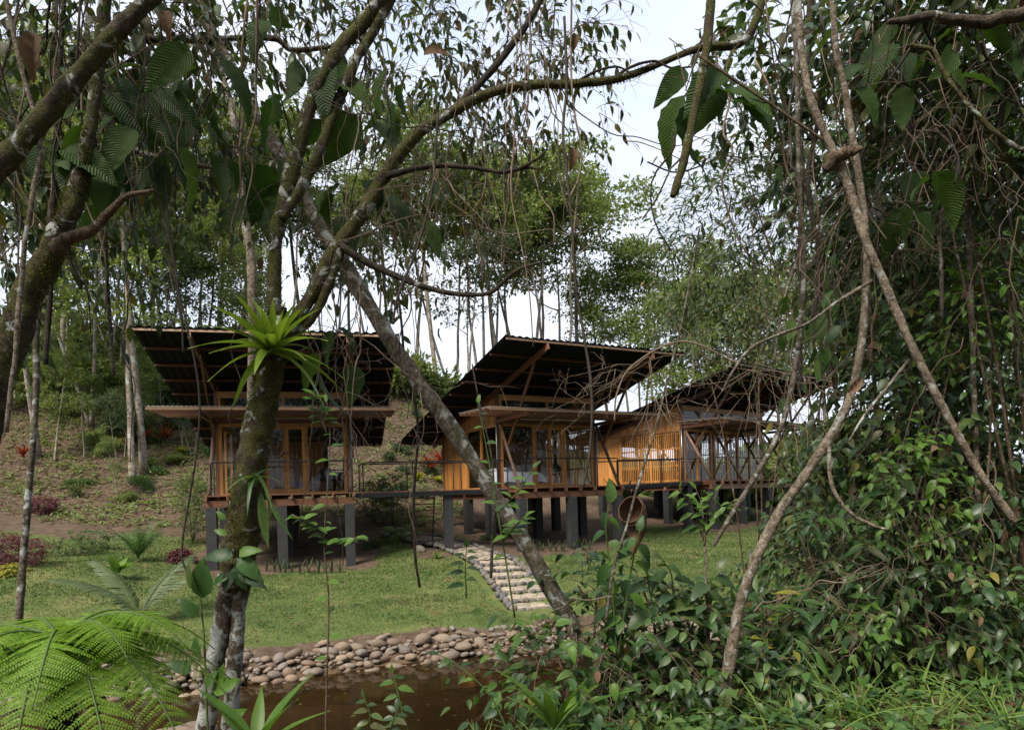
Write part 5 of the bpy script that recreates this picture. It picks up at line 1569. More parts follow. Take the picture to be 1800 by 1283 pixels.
# --- big tree at the left edge
b3_ = P(-60, 1300, 4.4); b3_[2] = gz1(b3_[0], b3_[1])
t3 = tag(empty('old_tree', b3_), 'thick moss-covered trunk at the left edge with limbs rising to the top', 'tree')
_, C3, R3 = limb(t3, b3_, 'trunk', [(-75, 1330, 120), (-70, 1100, 105), (-50, 850, 95), (-20, 700, 88), (12, 615, 82), (45, 530, 70), (85, 450, 62), (115, 390, 52), (135, 330, 44), (150, 270, 36), (165, 180, 30), (175, 90, 32), (190, -30, 30)], 4.4, 4.8, 'bark_moss', 18, .12, 24, 110)
moss_on(t3, b3_, C3, R3, 8000, .022, 25, lo=.2, hi=.8)
_, C4, R4 = limb(t3, b3_, 'limb', [(-75, 380, 64), (-20, 312, 60), (30, 258, 55), (90, 190, 50), (150, 120, 47), (200, 62, 44), (255, 5, 42), (330, -70, 40)], 4.1, 4.2, 'bark_moss', 16, .10, 26, 80)
limb(t3, b3_, 'limb', [(95, 440, 40), (120, 420, 34), (165, 402, 26), (195, 370, 20), (225, 345, 14), (270, 335, 9)], 4.45, 4.3, 'bark_brown', 10, .12, 27)
limb(t3, b3_, 'branch', [(230, 60, 18), (290, 72, 20), (340, 70, 18), (400, 68, 16), (480, 68, 14), (515, 88, 14), (590, 82, 9)], 6.2, 6.6, 'bark_grey', 9, .12, 28)
limb(t3, b3_, 'branch', [(180, 180, 14), (195, 220, 14), (240, 265, 16), (300, 282, 16), (355, 292, 13), (400, 300, 8)], 6.0, 6.4, 'bark_grey', 9, .12, 29)
plant('', '', '', b3_, [ms(70, 120, 6, 150, 140, .8, 90), ms(290, 170, 7, 170, 110, .9, 120), ms(300, 270, 7, 130, 60, .6, 60), ms(50, 400, 6.5, 90, 110, .5, 46), ms(180, 40, 5.6, 160, 60, .6, 80), ms(420, 300, 7.4, 110, 60, .5, 40), ms(30, 250, 6.5, 80, 80, .6, 50), ms(130, 330, 7, 100, 90, .7, 50), ms(440, 160, 8, 110, 120, .7, 60)],
      'ovate', 'leaf_dark', .15, 6, 4.0, seed=34, individual=240, droop=.6, hang=.6, second=('leaf_olive', .4), root=t3)
plant('', '', '', b3_, [(np.array([-4.5, 4.0, CZ + 5.0]), (2.2, 2.2, 1.0), 170), (np.array([-3.0, 1.5, CZ + 5.5]), (2.4, 2.0, .8), 130)], 'ovate2', 'leaf_dark', .15, 8, 4.5, seed=35, root=t3)  # more unseen crown overhead, placed to keep the foreground dark

# --- thin trunks at the left
def thin_tree(name, label, pts, d0, d1, mat, seed, cat='tree', group=None, sides=9, rough=.09):
    b = P(pts[0][0], pts[0][1], d0)
    r = tag(empty(name, b), label, cat, group)
    limb(r, b, 'stem', pts, d0, d1, mat, sides, rough, seed)
    return r, b
thin_tree('thin_trunk', 'thin lichened trunk rising beside the tree fern at the far left', [(26, 1260, 20), (34, 1080, 19), (44, 940, 18), (56, 800, 17), (64, 680, 16), (64, 580, 16), (78, 470, 14), (95, 330, 13), (100, 200, 12), (96, 60, 12), (95, -40, 11)], 6.0, 6.4, 'bark_grey', 40)
thin_tree('thin_trunk', 'pale slim stem crossing the old mossy trunk at the left edge', [(10, 760, 12), (25, 640, 13), (35, 520, 13), (45, 420, 12), (60, 330, 12), (70, 240, 11), (40, 130, 11), (15, 20, 11), (8, -40, 10)], 4.1, 4.2, 'bark_pale', 41)
thin_tree('thin_trunk', 'dark slim trunk standing behind the old mossy limb', [(80, 640, 12), (88, 520, 14), (92, 400, 15), (98, 300, 16), (102, 180, 14), (110, 40, 12), (115, -40, 12)], 5.6, 5.8, 'bark_dark', 42)
thin_tree('thin_trunk', 'grey trunk with a fork behind the bromeliad tree', [(440, 800, 22), (443, 640, 22), (444, 520, 24), (440, 440, 24), (430, 380, 22), (420, 300, 20), (410, 200, 18), (370, 60, 16), (360, -30, 15)], 9.0, 9.4, 'bark_pale', 43)
thin_tree('thin_trunk', 'mottled thin trunk climbing past the first roof corner', [(200, 660, 10), (190, 520, 10), (185, 420, 11), (176, 330, 12), (170, 240, 11), (160, 130, 10), (150, -20, 10)], 7.0, 7.2, 'bark_grey', 44)

# --- branches and poles at the right
def stick(label, pts, d0, d1, mat, seed, name='fallen_branch', cat='branch'):
    return thin_tree(name, label, pts, d0, d1, mat, seed, cat)
stick('long bent pale branch curving down to the grass below the farthest cabin', [(1274, 1262, 22), (1278, 1200, 30), (1288, 1130, 30), (1302, 1060, 28), (1330, 980, 27), (1370, 900, 26), (1405, 850, 26), (1445, 790, 25), (1478, 735, 24), (1500, 680, 22), (1515, 600, 20), (1522, 500, 18), (1522, 420, 18), (1512, 330, 18), (1498, 240, 18), (1485, 160, 17), (1470, 90, 17), (1462, -20, 17)], 5.2, 4.7, 'bark_pale', 45, 'bent_branch')
stick('thinner pale stem parallel to the long bent branch, on its cabin side', [(1255, 960, 9), (1285, 905, 13), (1320, 850, 14), (1355, 790, 14), (1380, 730, 15), (1395, 660, 14), (1405, 590, 13), (1412, 500, 13), (1412, 420, 13), (1405, 330, 12), (1402, 230, 12), (1400, 100, 12), (1392, -20, 12)], 5.4, 5.0, 'bark_grey', 46, 'bent_branch')
r6, bb6 = stick('broken branch slanting from the top down to the thicket with a knotted stub', [(1784, 918, 14), (1775, 905, 20), (1720, 828, 20), (1660, 720, 21), (1620, 645, 22), (1590, 580, 22), (1555, 500, 22), (1520, 420, 22), (1495, 340, 22), (1472, 285, 24), (1450, 235, 20), (1425, 175, 20), (1410, 100, 19), (1405, 40, 18), (1402, -20, 18)], 4.4, 4.4, 'bark_pale', 47, 'broken_branch')
limb(r6, bb6, 'knot', [(1450, 300, 18), (1468, 278, 34), (1490, 268, 30), (1505, 265, 22), (1517, 260, 12)], 4.38, 4.3, 'bark_brown', 10, .16, 48)
stick('mossy broken branch hanging from the top with a snapped dark end', [(1182, 346, 16), (1190, 325, 22), (1205, 270, 22), (1220, 200, 23), (1236, 120, 24), (1245, 60, 24), (1252, -30, 24)], 4.5, 4.5, 'bark_moss', 49, 'broken_branch')
stick('straight dark stick propped between the hanging branch and the knotted stub', [(1228, 98, 6), (1290, 140, 8), (1350, 180, 8), (1420, 228, 8), (1468, 260, 8)], 4.45, 4.4, 'bark_brown', 50)
stick('pale mossy twig reaching left from the slanting broken branch', [(1532, 494, 11), (1470, 532, 9), (1420, 568, 8), (1360, 592, 8), (1320, 612, 9), (1290, 650, 7), (1268, 690, 4)], 4.45, 4.3, 'bark_grey', 51)
stick('short twig fork in front of the thicket below the slanting branch', [(1598, 632, 9), (1560, 680, 8), (1520, 730, 7), (1492, 775, 5)], 4.5, 4.4, 'bark_grey', 52)
stick('curved bare vine stem dropping in front of the thicket', [(1458, 785, 10), (1458, 830, 10), (1470, 870, 10), (1500, 905, 9), (1540, 925, 8), (1562, 930, 5)], 4.8, 4.7, 'bark_pale', 53)
stick('thin upright pole standing in the shrubs below the slatted wall', [(1243, 1168, 8), (1246, 1100, 8), (1241, 1020, 7), (1238, 930, 6), (1232, 880, 5)], 5.6, 5.6, 'bark_pale', 54)
stick('thin pale stem crossing in front of the middle cabin steps', [(1065, 1090, 7), (1078, 1000, 8), (1100, 930, 7), (1122, 850, 7), (1150, 760, 6), (1175, 660, 6), (1200, 560, 5), (1230, 400, 5)], 5.3, 5.6, 'bark_grey', 55)
stick('upright bare pole in front of the flagstone steps', [(863, 1015, 8), (866, 940, 8), (868, 860, 7), (862, 790, 5), (845, 720, 5), (830, 640, 4)], 6.6, 6.5, 'bark_grey', 56)
stick('tall thin stem ending on the lawn in front of the footbridge', [(738, 1032, 7), (730, 980, 7), (727, 900, 8), (730, 830, 7), (735, 760, 8), (728, 700, 8), (712, 640, 7), (705, 560, 7), (695, 480, 6)], 6.9, 6.6, 'vine', 57)
stick('dark branch crossing the top right corner', [(1560, 40, 14), (1640, 30, 26), (1720, 40, 30), (1770, 30, 34), (1830, 20, 36)], 4.2, 4.1, 'bark_dark', 58)
stick('crooked mossy branch in the upper right canopy', [(1600, 80, 10), (1640, 90, 12), (1660, 130, 11), (1690, 170, 11), (1730, 215, 12), (1780, 255, 12), (1830, 275, 12)], 4.6, 4.5, 'bark_moss', 59)
for q, (lab, pts, d, mt) in enumerate((('pale slim trunk in the thicket, nearest the right edge', [(1720, 900, 13), (1715, 760, 13), (1710, 620, 13), (1705, 480, 13), (1702, 380, 13), (1712, 300, 12), (1728, 240, 11), (1725, 130, 10), (1715, -20, 10)], 6.2, 'bark_pale'),
                                       ('greyish slim trunk in the thicket left of the palest one', [(1655, 560, 9), (1655, 480, 10), (1652, 400, 10), (1665, 350, 9), (1690, 320, 9), (1680, 250, 8), (1670, 120, 8), (1660, -20, 8)], 6.0, 'bark_grey'),
                                       ('dark straight trunk at the middle of the upper right tangle', [(1405, 700, 11), (1408, 560, 12), (1407, 420, 13), (1410, 300, 14), (1404, 200, 16), (1420, 100, 18), (1425, -20, 18)], 6.4, 'bark_dark'),
                                       ('dark twisting trunk beside the straight dark trunk', [(1430, 560, 10), (1440, 460, 11), (1428, 380, 12), (1420, 310, 13), (1440, 200, 14), (1450, 90, 14), (1442, -20, 14)], 6.8, 'bark_dark'),
                                       ('leaning pale trunk behind the thicket twigs', [(1360, 640, 8), (1380, 520, 8), (1420, 420, 8), (1470, 330, 8), (1540, 220, 8), (1560, 60, 8), (1580, -20, 8)], 7.5, 'bark_grey'))):
    thin_tree('thin_trunk', lab, pts, d, d + .2, mt, 70 + q)

# ------------------------------------------------------------------ large ribbed leaves among the limbs
def big_leaf_vine(label, regions, d0, d1, L, seed, mat='leaf_big', hang=1.0, tname='big'):
    rs = np.random.default_rng(seed)
    c = P(regions[0][0], regions[0][1], d0)
    r = tag(empty('large_leaved_climber', c), label, 'climber')
    tw = []
    for (u0, v0, u1, v1, n) in regions:
        for _ in range(n):
            p = P(rs.uniform(u0, u1), rs.uniform(v0, v1), rs.uniform(d0, d1))
            a = rs.uniform(0, 6.283)
            d = nrm(np.array([math.cos(a) * .8, math.sin(a) * .5 - .2, -hang * rs.uniform(.2, 1.2)]))
            leaf_obj(r, c, leaf_me(tname, mat), p, d, np.array([rs.normal() * .5, rs.normal() * .5 - .5, 1.0]), L * rs.uniform(.6, 1.25))
            q = p - d * .25 + np.array([rs.normal() * .1, rs.normal() * .1, .15])
            tw.append(np.stack([p, (p + q) / 2 + np.array([0, 0, .03]), q]))
    V, Fq = tubes_batch(np.array(tw) - c, np.full((len(tw), 3), .004), 4)
    tag(obj('leaf_stalks', mesh('leaf_stalks', V, Fq, MT['twig']), r), kind='stuff')
big_leaf_vine('climber with very large dark ribbed leaves hanging in the upper left', [(120, 80, 420, 340, 34), (60, 200, 240, 420, 12), (420, -10, 520, 190, 7)], 4.7, 5.8, .40, 80)
big_leaf_vine('climber with very large dark leaves around the fork of the mossy tree', [(545, 110, 760, 400, 26), (420, 260, 520, 380, 8), (520, 560, 620, 680, 5)], 5.2, 6.0, .42, 81)
big_leaf_vine('large toothed leaves hanging beside the mossy broken branch', [(1195, 110, 1300, 190, 9)], 4.6, 5.0, .42, 82)
big_leaf_vine('climber with large dark leaves under the top right corner', [(1480, 20, 1780, 170, 26), (1560, 280, 1660, 380, 8)], 4.7, 5.6, .36, 83)
big_leaf_vine('climber with limp leaves on the trunks below the upper right tangle', [(1360, 440, 1480, 640, 26)], 6.6, 7.4, .28, 84, 'leaf_mid', 1.4, 'ovate')
# dead curled leaves caught in the tangle
for q, (u, v, d, L, ang, lab) in enumerate(((62, 60, 4.0, .26, -95, 'dry curled brown leaf hanging at the top left corner'), (745, 98, 5.2, .2, 10, 'dry brown leaf caught on vines above the mossy limb'), (1008, 262, 5.0, .16, -95, 'dry rolled brown leaf hanging against the sky'), (1012, 60, 5.0, .14, -100, 'small dry leaf hanging high against the sky'), (290, 20, 5.0, .2, -80, 'dry brown leaf among the top left branches'), (150, 1190, 3.4, .22, -70, 'dry brown leaf lying on the tree fern'), (1490, 690, 4.6, .15, 40, 'dry brown leaf caught by the bent branch'))):
    a = math.radians(ang)
    p = P(u, v, d)
    r = tag(empty('dead_leaf', p), lab, 'leaf')
    leaf_obj(r, p, mesh('blade', *leaf_tpl(9, .22, .9, .4, 'ovate', .03), MT['dead_leaf'], True), p, np.array([math.cos(a), -.2, math.sin(a)]), np.array([.3, -1, .3]), L, 'blade')

# dried palm spathe hooked on a stem (curled brown scoop)
ps = P(1108, 900, 5.6)
sp_ = tag(empty('dry_spathe', ps), 'curled brown dried spathe hooked on a stem below the slatted wall', 'spathe')
V, Fq = tube([(0, 0, .02), (.01, .05, .0), (.03, .10, -.05), (.055, .11, -.14), (.06, .08, -.24), (.05, .06, -.33)], [.105, .112, .10, .065, .032, .006], 20, 34, .05, 3, False)
V[:, 2] *= 1.15
o = obj('shell', mesh('shell', V, Fq[:1], wood_mat('dry_spathe_brown', (.10, .05, .028), (.20, .11, .06), (.30, .18, .10), 'y', .6, 2.0), True), sp_)
o.rotation_euler = (-.15, .15, -.35)
md = o.modifiers.new('thickness', 'SOLIDIFY'); md.thickness = .006

# ------------------------------------------------------------------ vines
def vine(u0, v0, d0, u1, v1, d1, sag, w, rs, jit=.03):
    a, b = P(u0, v0, d0), P(u1, v1, d1)
    n = 9
    t = np.linspace(0, 1, n)
    C = a[None] * (1 - t)[:, None] + b[None] * t[:, None]
    L = np.linalg.norm(b - a)
    C[:, 2] -= sag * 4 * t * (1 - t)
    w1 = np.cumsum(rs.normal(size=(n, 3)), 0) * jit * L
    w1 -= w1[0] + (w1[-1] - w1[0]) * t[:, None]
    C += w1
    return C, np.linspace(1, .6, n) * w / 2 / F * d0 * .6
def vine_set(label, group, n, gen, mat, seed, name='hanging_vine'):
    rs = np.random.default_rng(seed)
    for k in range(n):
        C, R = vine(*gen(rs), rs)
        b = C[-1].copy()
        V, Fq = tube(C - b, R, 5, 26, .1, seed + k)
        o = obj(name, mesh(name, V, Fq, MT[mat[k % len(mat)]], True))
        o.location = tuple(b)
        tag(o, label, 'vine', group)
U = lambda rs, a, b: rs.uniform(a, b)
vine_set('thin bare vine hanging through the upper left canopy', 'vines in the upper left canopy', 26, lambda rs: (lambda u: (u, -30, 4.6 + rs.random(), u + U(rs, -90, 90), U(rs, 200, 620), 4.6 + rs.random(), U(rs, -.1, .25), U(rs, 3, 8)))(U(rs, 0, 480)), ['vine', 'vine_pale', 'vine'], 91)
vine_set('slender vine dangling from the mossy limb', 'vines dangling from the mossy limb', 30, lambda rs: (lambda u: (u, U(rs, -40, 200), 4.7 + .8 * rs.random(), u + U(rs, -50, 60), U(rs, 300, 640), 4.7 + .8 * rs.random(), U(rs, -.1, .15), U(rs, 2, 6)))(U(rs, 600, 1020)), ['vine_pale', 'vine', 'vine_pale'], 92)
vine_set('tangled dark vine in the upper right canopy', 'vines in the upper right canopy', 34, lambda rs: (lambda u: (u, U(rs, -40, 120), 4.5 + 1.5 * rs.random(), u + U(rs, -170, 170), U(rs, 160, 560), 4.5 + 1.5 * rs.random(), U(rs, -.15, .3), U(rs, 3, 9)))(U(rs, 1150, 1790)), ['vine', 'bark_dark', 'vine_pale', 'vine'], 93)
vine_set('near-level thin vine strung between the trunks', 'vines strung across between the trunks', 12, lambda rs: (lambda u, v: (u, v, 4.8, u + U(rs, 200, 420), v + U(rs, -140, 120), 5.2, U(rs, .05, .3), U(rs, 2, 5)))(U(rs, 0, 1300), U(rs, 120, 460)), ['vine', 'vine_pale'], 94)
vine_set('bare twiggy vine stem in front of the thicket', 'bare stems in front of the thicket', 22, lambda rs: (lambda u, v: (u, v, 4.8 + rs.random(), u + U(rs, -140, 140), v + U(rs, 100, 300), 4.8 + rs.random(), U(rs, -.15, .2), U(rs, 2, 5)))(U(rs, 1380, 1800), U(rs, 380, 950)), ['twig', 'vine', 'bark_dark'], 95)
vine_set('thin dead twig arching over the lower shrubs', 'dead twigs over the lower shrubs', 24, lambda rs: (lambda u, v: (u, v, 5.0 + rs.random(), u + U(rs, -150, 190), v + U(rs, -120, 130), 5.0 + rs.random(), U(rs, -.25, .1), U(rs, 3, 7)))(U(rs, 900, 1600), U(rs, 1000, 1270)), ['vine_pale', 'twig', 'bark_brown'], 96)
vine_set('thin hanging vine in front of the first cabin and footbridge', 'vines in front of the first cabin', 12, lambda rs: (lambda u: (u, U(rs, 420, 560), 5.2, u + U(rs, -60, 60), U(rs, 700, 1000), 5.4, U(rs, -.1, .2), U(rs, 2, 5)))(U(rs, 230, 780)), ['vine', 'vine_pale'], 97)
for q, (lab, pts, w) in enumerate((('dark vine hanging straight down in front of the middle roof', [(992, 30), (996, 150), (990, 240), (1004, 380), (1012, 500), (1028, 600), (1040, 690), (1038, 780), (1025, 858)], 8), ('bent pale vine looping from the sky down to the middle canopy', [(1005, -20), (1004, 120), (1010, 200), (1022, 260), (1018, 310), (1000, 350)], 6),
                                   ('dark vine slanting from the mossy limb behind the leaning trunk', [(770, 200), (760, 330), (735, 430), (700, 520), (690, 570)], 8), ('long thin vine bowed from the upper left to the first roof', [(205, 240), (250, 380), (300, 470), (330, 580), (350, 690), (345, 800), (320, 960), (330, 1010)], 6), ('dark vine falling over the first roof edge', [(250, 215), (275, 330), (300, 430), (318, 540), (322, 620)], 5), ('pale bramble arch over the eave of the middle cabin', [(1300, 640), (1200, 600), (1115, 640), (1085, 690), (1080, 740)], 5))):
    C = np.array([P(u, v, 5.0) for u, v in pts])
    V, Fq = tube(C - C[-1], np.full(len(C), w / 2 / F * 5 * .62), 6, 50, .1, q)
    o = tag(obj('hanging_vine', mesh('hanging_vine', V, Fq, MT['vine' if q != 1 and q != 5 else 'vine_pale'], True)), lab, 'vine')
    o.location = tuple(C[-1])
# fine dead twig sprays over the roofs
def twig_spray(label, u, v, d, n, L, seed, down=.4):
    rs = np.random.default_rng(seed)
    c = P(u, v, d)
    r = empty('twig_tangle', c)
    segs = []
    def grow(p, dr, L, depth):
        m = 6
        pts = [p]
        for q in range(m - 1):
            dr = nrm(dr + rs.normal(size=3) * .28 + np.array([0, 0, -.06]))
            pts.append(pts[-1] + dr * L / m)
        segs.append((np.array(pts), depth))
        if depth < 2:
            for q in range(3): grow(pts[rs.integers(2, m)], nrm(dr + rs.normal(size=3) * .8), L * .55, depth + 1)
    for q in range(n): grow(c + rs.normal(size=3) * .05, nrm(rs.normal(size=3) * np.array([1, .4, .7]) + np.array([0, 0, -down])), L * rs.uniform(.6, 1.2), 0)
    V, Fq = tubes_batch(np.array([s for s, _ in segs]) - c, np.array([np.linspace(1, .5, 6) * [.0035, .0024, .0016][k] for _, k in segs]), 4)
    o = obj('twigs', mesh('twigs', V, Fq, MT['vine_pale']), r)
    tag(o, kind='stuff'); tag(r, label, 'twigs')
twig_spray('dead twig tangle in front of the first roof, right of the bromeliad', 620, 600, 5.2, 9, .9, 120)
twig_spray('dead twig tangle over the right eave of the middle cabin', 1130, 640, 5.4, 7, .8, 121)
twig_spray('dead twig tangle in front of the farthest roof', 1330, 650, 5.4, 14, .9, 122)
twig_spray('hanging twig tangle below the mossy limb', 780, 300, 5.1, 16, 1.0, 123, .8)
twig_spray('twig tangle in the upper left canopy', 200, 180, 5.2, 14, 1.1, 124)
twig_spray('twig tangle in the upper right canopy beside the knotted stub', 1500, 330, 5.4, 18, 1.2, 125)
twig_spray('twig tangle high in the right corner', 1700, 150, 5.2, 14, 1.1, 126)
twig_spray('dark twig tangle against the sky at the top middle', 930, 60, 5.6, 14, .9, 127, .6)
twig_spray('twig tangle in the shrubs at the foot of the leaning trunk', 1080, 1180, 5.4, 14, .8, 128)
twig_spray('twig tangle in the shade of the thicket', 1560, 1000, 5.5, 16, 1.0, 129)

# ------------------------------------------------------------------ thicket and shrubs
def shrub(label, base_uvd, masses, tname, mname, leaf, seed, ind=200, nl=8, tw=4.5, second=None, droop=.5, hang=.35, name='thicket_shrub', cat='shrub', nst=6, group=None, up=0.1, out=.6):
    u, v, d = base_uvd
    q = P(u, v, d); b = np.array([q[0], q[1], gz1(q[0], q[1]) - .05])
    rs = np.random.default_rng(seed)
    stems = []
    for k in range(nst):
        c, r, _ = masses[k % len(masses)]
        e = c + rs.normal(size=3) * np.array(r) * .45
        m = b + (e - b) * .5 + rs.normal(size=3) * np.array([.18, .1, .1])
        stems.append(([b + rs.normal(size=3) * np.array([.12, .12, 0]), m, e], [.018, .013, .006]))
    return plant(name, label, cat, b, masses, tname, mname, leaf, nl, tw, stems, 'bark_brown', 'twig', ind, seed, droop, hang, group, second=second, up=up, out=out)
shrub('dark glossy shrub filling the lower part of the thicket at the right edge', (1720, 1180, 6.4), [ms(1700, 930, 6.6, 170, 170, .8, 330)], 'ovate', 'leaf_dark', .155, 201, 280, nl=6, second=('leaf_mid', .3))
shrub('tall dark shrub in the middle of the thicket at the right edge', (1770, 1150, 6.8), [ms(1740, 660, 6.9, 150, 190, .8, 320)], 'ovate2', 'leaf_dark', .13, 202, 240, second=('leaf_mid', .25))
shrub('lighter leafy shrub high in the thicket behind the slim trunks', (1640, 1120, 8.2), [ms(1640, 520, 8.2, 120, 190, .8, 290), ms(1730, 400, 8.0, 120, 120, .7, 160)], 'lance', 'leaf_mid', .15, 203, 240, nl=10, second=('leaf_bright', .3))
shrub('dark shrub behind the slanting broken branch', (1560, 1120, 7.4), [ms(1545, 860, 7.4, 110, 150, .7, 260), ms(1570, 690, 7.6, 90, 120, .6, 150)], 'ovate', 'leaf_dark', .17, 204, 280, nl=6, second=('leaf_mid', .2))
shrub('low dark shrub at the foot of the thicket behind the tall grass', (1640, 1230, 5.8), [ms(1640, 1080, 5.9, 190, 90, .6, 230)], 'ovate2', 'leaf_dark', .13, 205, 240, second=('leaf_mid', .45))
shrub('mixed leafy shrub between the bent branch and the thicket', (1440, 1200, 6.2), [ms(1440, 1030, 6.3, 110, 110, .6, 170)], 'ovate2', 'leaf_mid', .12, 206, 220, second=('leaf_dark', .5))
shrub('broad-leaved shrub in front of the lawn below the middle cabin', (1120, 1250, 5.9), [ms(1170, 1110, 6.0, 100, 80, .6, 85), ms(1060, 1040, 6.0, 60, 60, .4, 34)], 'ovate', 'leaf_mid', .13, 207, 240, second=('leaf_dark', .45))
shrub('leafy creeper covering the roots of the leaning trunk', (1000, 1290, 5.7), [ms(985, 1180, 5.7, 75, 80, .5, 75), ms(1040, 1240, 5.6, 80, 40, .4, 40)], 'ovate', 'leaf_mid', .14, 208, 260, nl=6, second=('leaf_bright', .3))
shrub('glossy low shrub on both sides of the foot of the bent branch', (1330, 1270, 5.5), [ms(1340, 1190, 5.6, 110, 60, .5, 120), ms(1220, 1220, 5.5, 90, 50, .4, 80)], 'ovate', 'leaf_mid', .12, 209, 240, second=('leaf_dark', .3))
shrub('dim shrub filling the bottom middle behind the strap leaves', (1120, 1290, 6.4), [ms(1180, 1220, 6.5, 130, 60, .4, 80)], 'ovate', 'leaf_dark', .12, 210, 120)
shrub('dark tree crown in the top right corner', (1850, 1200, 6.0), [ms(1700, 60, 5.8, 170, 90, .8, 190), ms(1760, 230, 6.2, 110, 110, .7, 150), ms(1560, 40, 6.0, 130, 70, .7, 100)], 'ovate', 'leaf_dark', .17, 211, 280, nl=6, tw=3.2, name='crown_tree', cat='tree', second=('leaf_olive', .25), droop=.4, hang=.35, nst=4)
shrub('loose dark crown above the knotted stub', (1500, 1200, 7.6), [ms(1400, 80, 7.5, 130, 90, .8, 110), ms(1500, 230, 7.6, 110, 110, .7, 90), ms(1320, 160, 7.6, 80, 80, .6, 46)], 'ovate', 'leaf_dark', .19, 212, 240, nl=5, tw=3, name='crown_tree', cat='tree', droop=.2, hang=.25, nst=4)
shrub('feathery grey-green tree crown hanging over the farthest roof', (1330, 1000, 13), [ms(1290, 400, 12.5, 130, 90, 1.2, 230), ms(1240, 480, 13, 90, 70, .8, 120), ms(1400, 330, 12.5, 110, 110, 1.0, 150), ms(1330, 300, 12.5, 90, 70, .8, 90)], 'lance', 'leaf_grey', .19, 213, 160, name='crown_tree', cat='tree', droop=.15, hang=.15, nst=5, second=('leaf_mid', .3))
shrub('drooping leafy tree standing behind the farthest roof', (1420, 960, 24), [ms(1250, 560, 26, 100, 60, 1.5, 160), ms(1370, 540, 26, 90, 80, 1.5, 160), ms(1480, 520, 25, 90, 100, 1.5, 160)], 'farl', 'leaf_grey', .26, 214, 0, name='crown_tree', cat='tree', droop=.6, hang=.5, nst=6)
shrub('light green tree filling the gap between the dark trunks and the thicket', (1600, 960, 16), [ms(1560, 420, 16, 110, 120, 1.5, 200), ms(1650, 560, 16, 120, 130, 1.5, 200), ms(1760, 480, 15, 110, 160, 1.5, 200)], 'ovate2', 'leaf_mid', .17, 215, 0, name='crown_tree', cat='tree', nst=6)
shrub('dense dark hedge-like growth closing the view behind the thicket', (1650, 1050, 9.5), [ms(1620, 900, 9.5, 200, 160, .8, 300), ms(1750, 760, 9.5, 140, 250, .8, 300)], 'ovate', 'leaf_dark', .16, 216, 0)
shrub('vine-draped tree closing the upper right behind the slim trunks', (1720, 1100, 9.0), [ms(1620, 330, 9, 150, 140, .9, 380), ms(1760, 380, 8.8, 110, 160, .9, 360), ms(1540, 480, 9.2, 100, 130, .8, 240), ms(1700, 130, 8.6, 170, 120, .8, 330), ms(1480, 330, 9.4, 80, 110, .7, 110)], 'ovate', 'leaf_dark', .17, 217, 280, nl=6, tw=3.5, name='crown_tree', cat='tree', second=('leaf_mid', .35), nst=6)
shrub('small-leaved bright shrub pushing out of the thicket at mid height', (1600, 1150, 5.9), [ms(1600, 860, 6.0, 60, 90, .4, 60), ms(1720, 560, 6.2, 60, 70, .4, 50), ms(1500, 1120, 5.7, 70, 50, .3, 50)], 'ovate', 'leaf_bright', .10, 218, 200, nl=7)
shrub('sprawling shrub of long narrow leaves beside the bent branch', (1400, 1200, 5.9), [ms(1390, 1110, 5.9, 80, 60, .4, 50), ms(1480, 950, 6.2, 70, 80, .4, 50)], 'lance', 'leaf_mid', .22, 219, 200, nl=6, tw=2.5, second=('leaf_olive', .25))

# plant with big ribbed leaves below the middle cabin
def leafy_stems(label, stems, tname, mname, L, seed, name='broadleaf_plant', cat='plant', stem_mat='stem_green', n_each=8, hang=.3, second=None, spread=1.0, facing=-.6, rtw=.008):
    rs = np.random.default_rng(seed)
    b = P(*stems[0][0]); 
    r = tag(empty(name, b), label, cat)
    for st in stems:
        C = catmull(np.array([P(*p) for p in st]), 24)
        V, Fq = tube(C - b, np.linspace(rtw, rtw * .4, len(C)), 6, 24, .05, seed)
        obj('stem', mesh('stem', V, Fq, MT[stem_mat], True), r)
        for k in range(n_each):
            t = .25 + .75 * k / (n_each - 1); i_ = min(int(t * 23), 22)
            tg = nrm(C[i_ + 1] - C[i_])
            s = 1 if k % 2 else -1
            d = tg * .35 + np.array([s * spread, rs.uniform(-.6, .3), 0]) + rs.normal(size=3) * .25 + np.array([0, 0, -hang])
            if k == n_each - 1: d = tg + rs.normal(size=3) * .2
            m = second if second and rs.random() < .3 else mname
            leaf_obj(r, b, leaf_me(tname, m), C[i_], nrm(d), np.array([rs.normal() * .35, facing, 1.0]), L * rs.uniform(.65, 1.15) * (1 - .3 * t))
    return r
leafy_stems('plant with large ribbed drooping leaves below the middle cabin balcony', [[(1085, 1160, 5.5), (1075, 1020, 5.45), (1065, 930, 5.4), (1072, 880, 5.4)], [(1085, 1160, 5.5), (1110, 1000, 5.45), (1125, 930, 5.4)]], 'big', 'leaf_mid', .27, 220, hang=.9, second='leaf_bright')
leafy_stems('plant with large glossy dark leaves below the slatted wall', [[(1190, 1190, 5.7), (1185, 1080, 5.6), (1180, 1010, 5.5), (1165, 985, 5.4)], [(1190, 1190, 5.7), (1230, 1060, 5.6), (1260, 1000, 5.5)], [(1190, 1190, 5.7), (1150, 1070, 5.6), (1135, 1000, 5.5)]], 'big', 'leaf_dark', .33, 221, hang=.5, n_each=7)
leafy_stems('slim sapling with fresh bright leaves in front of the farthest cabin deck', [[(1243, 1165, 5.6), (1240, 1000, 5.6), (1236, 900, 5.6), (1222, 855, 5.6)], [(1238, 960, 5.6), (1245, 890, 5.55), (1258, 862, 5.5)], [(1238, 950, 5.6), (1215, 890, 5.55), (1195, 860, 5.5)], [(1240, 940, 5.6), (1265, 900, 5.55), (1290, 880, 5.5)]], 'ovate2', 'leaf_bright', .15, 222, name='sapling', cat='sapling', stem_mat='twig', n_each=10, hang=.5)
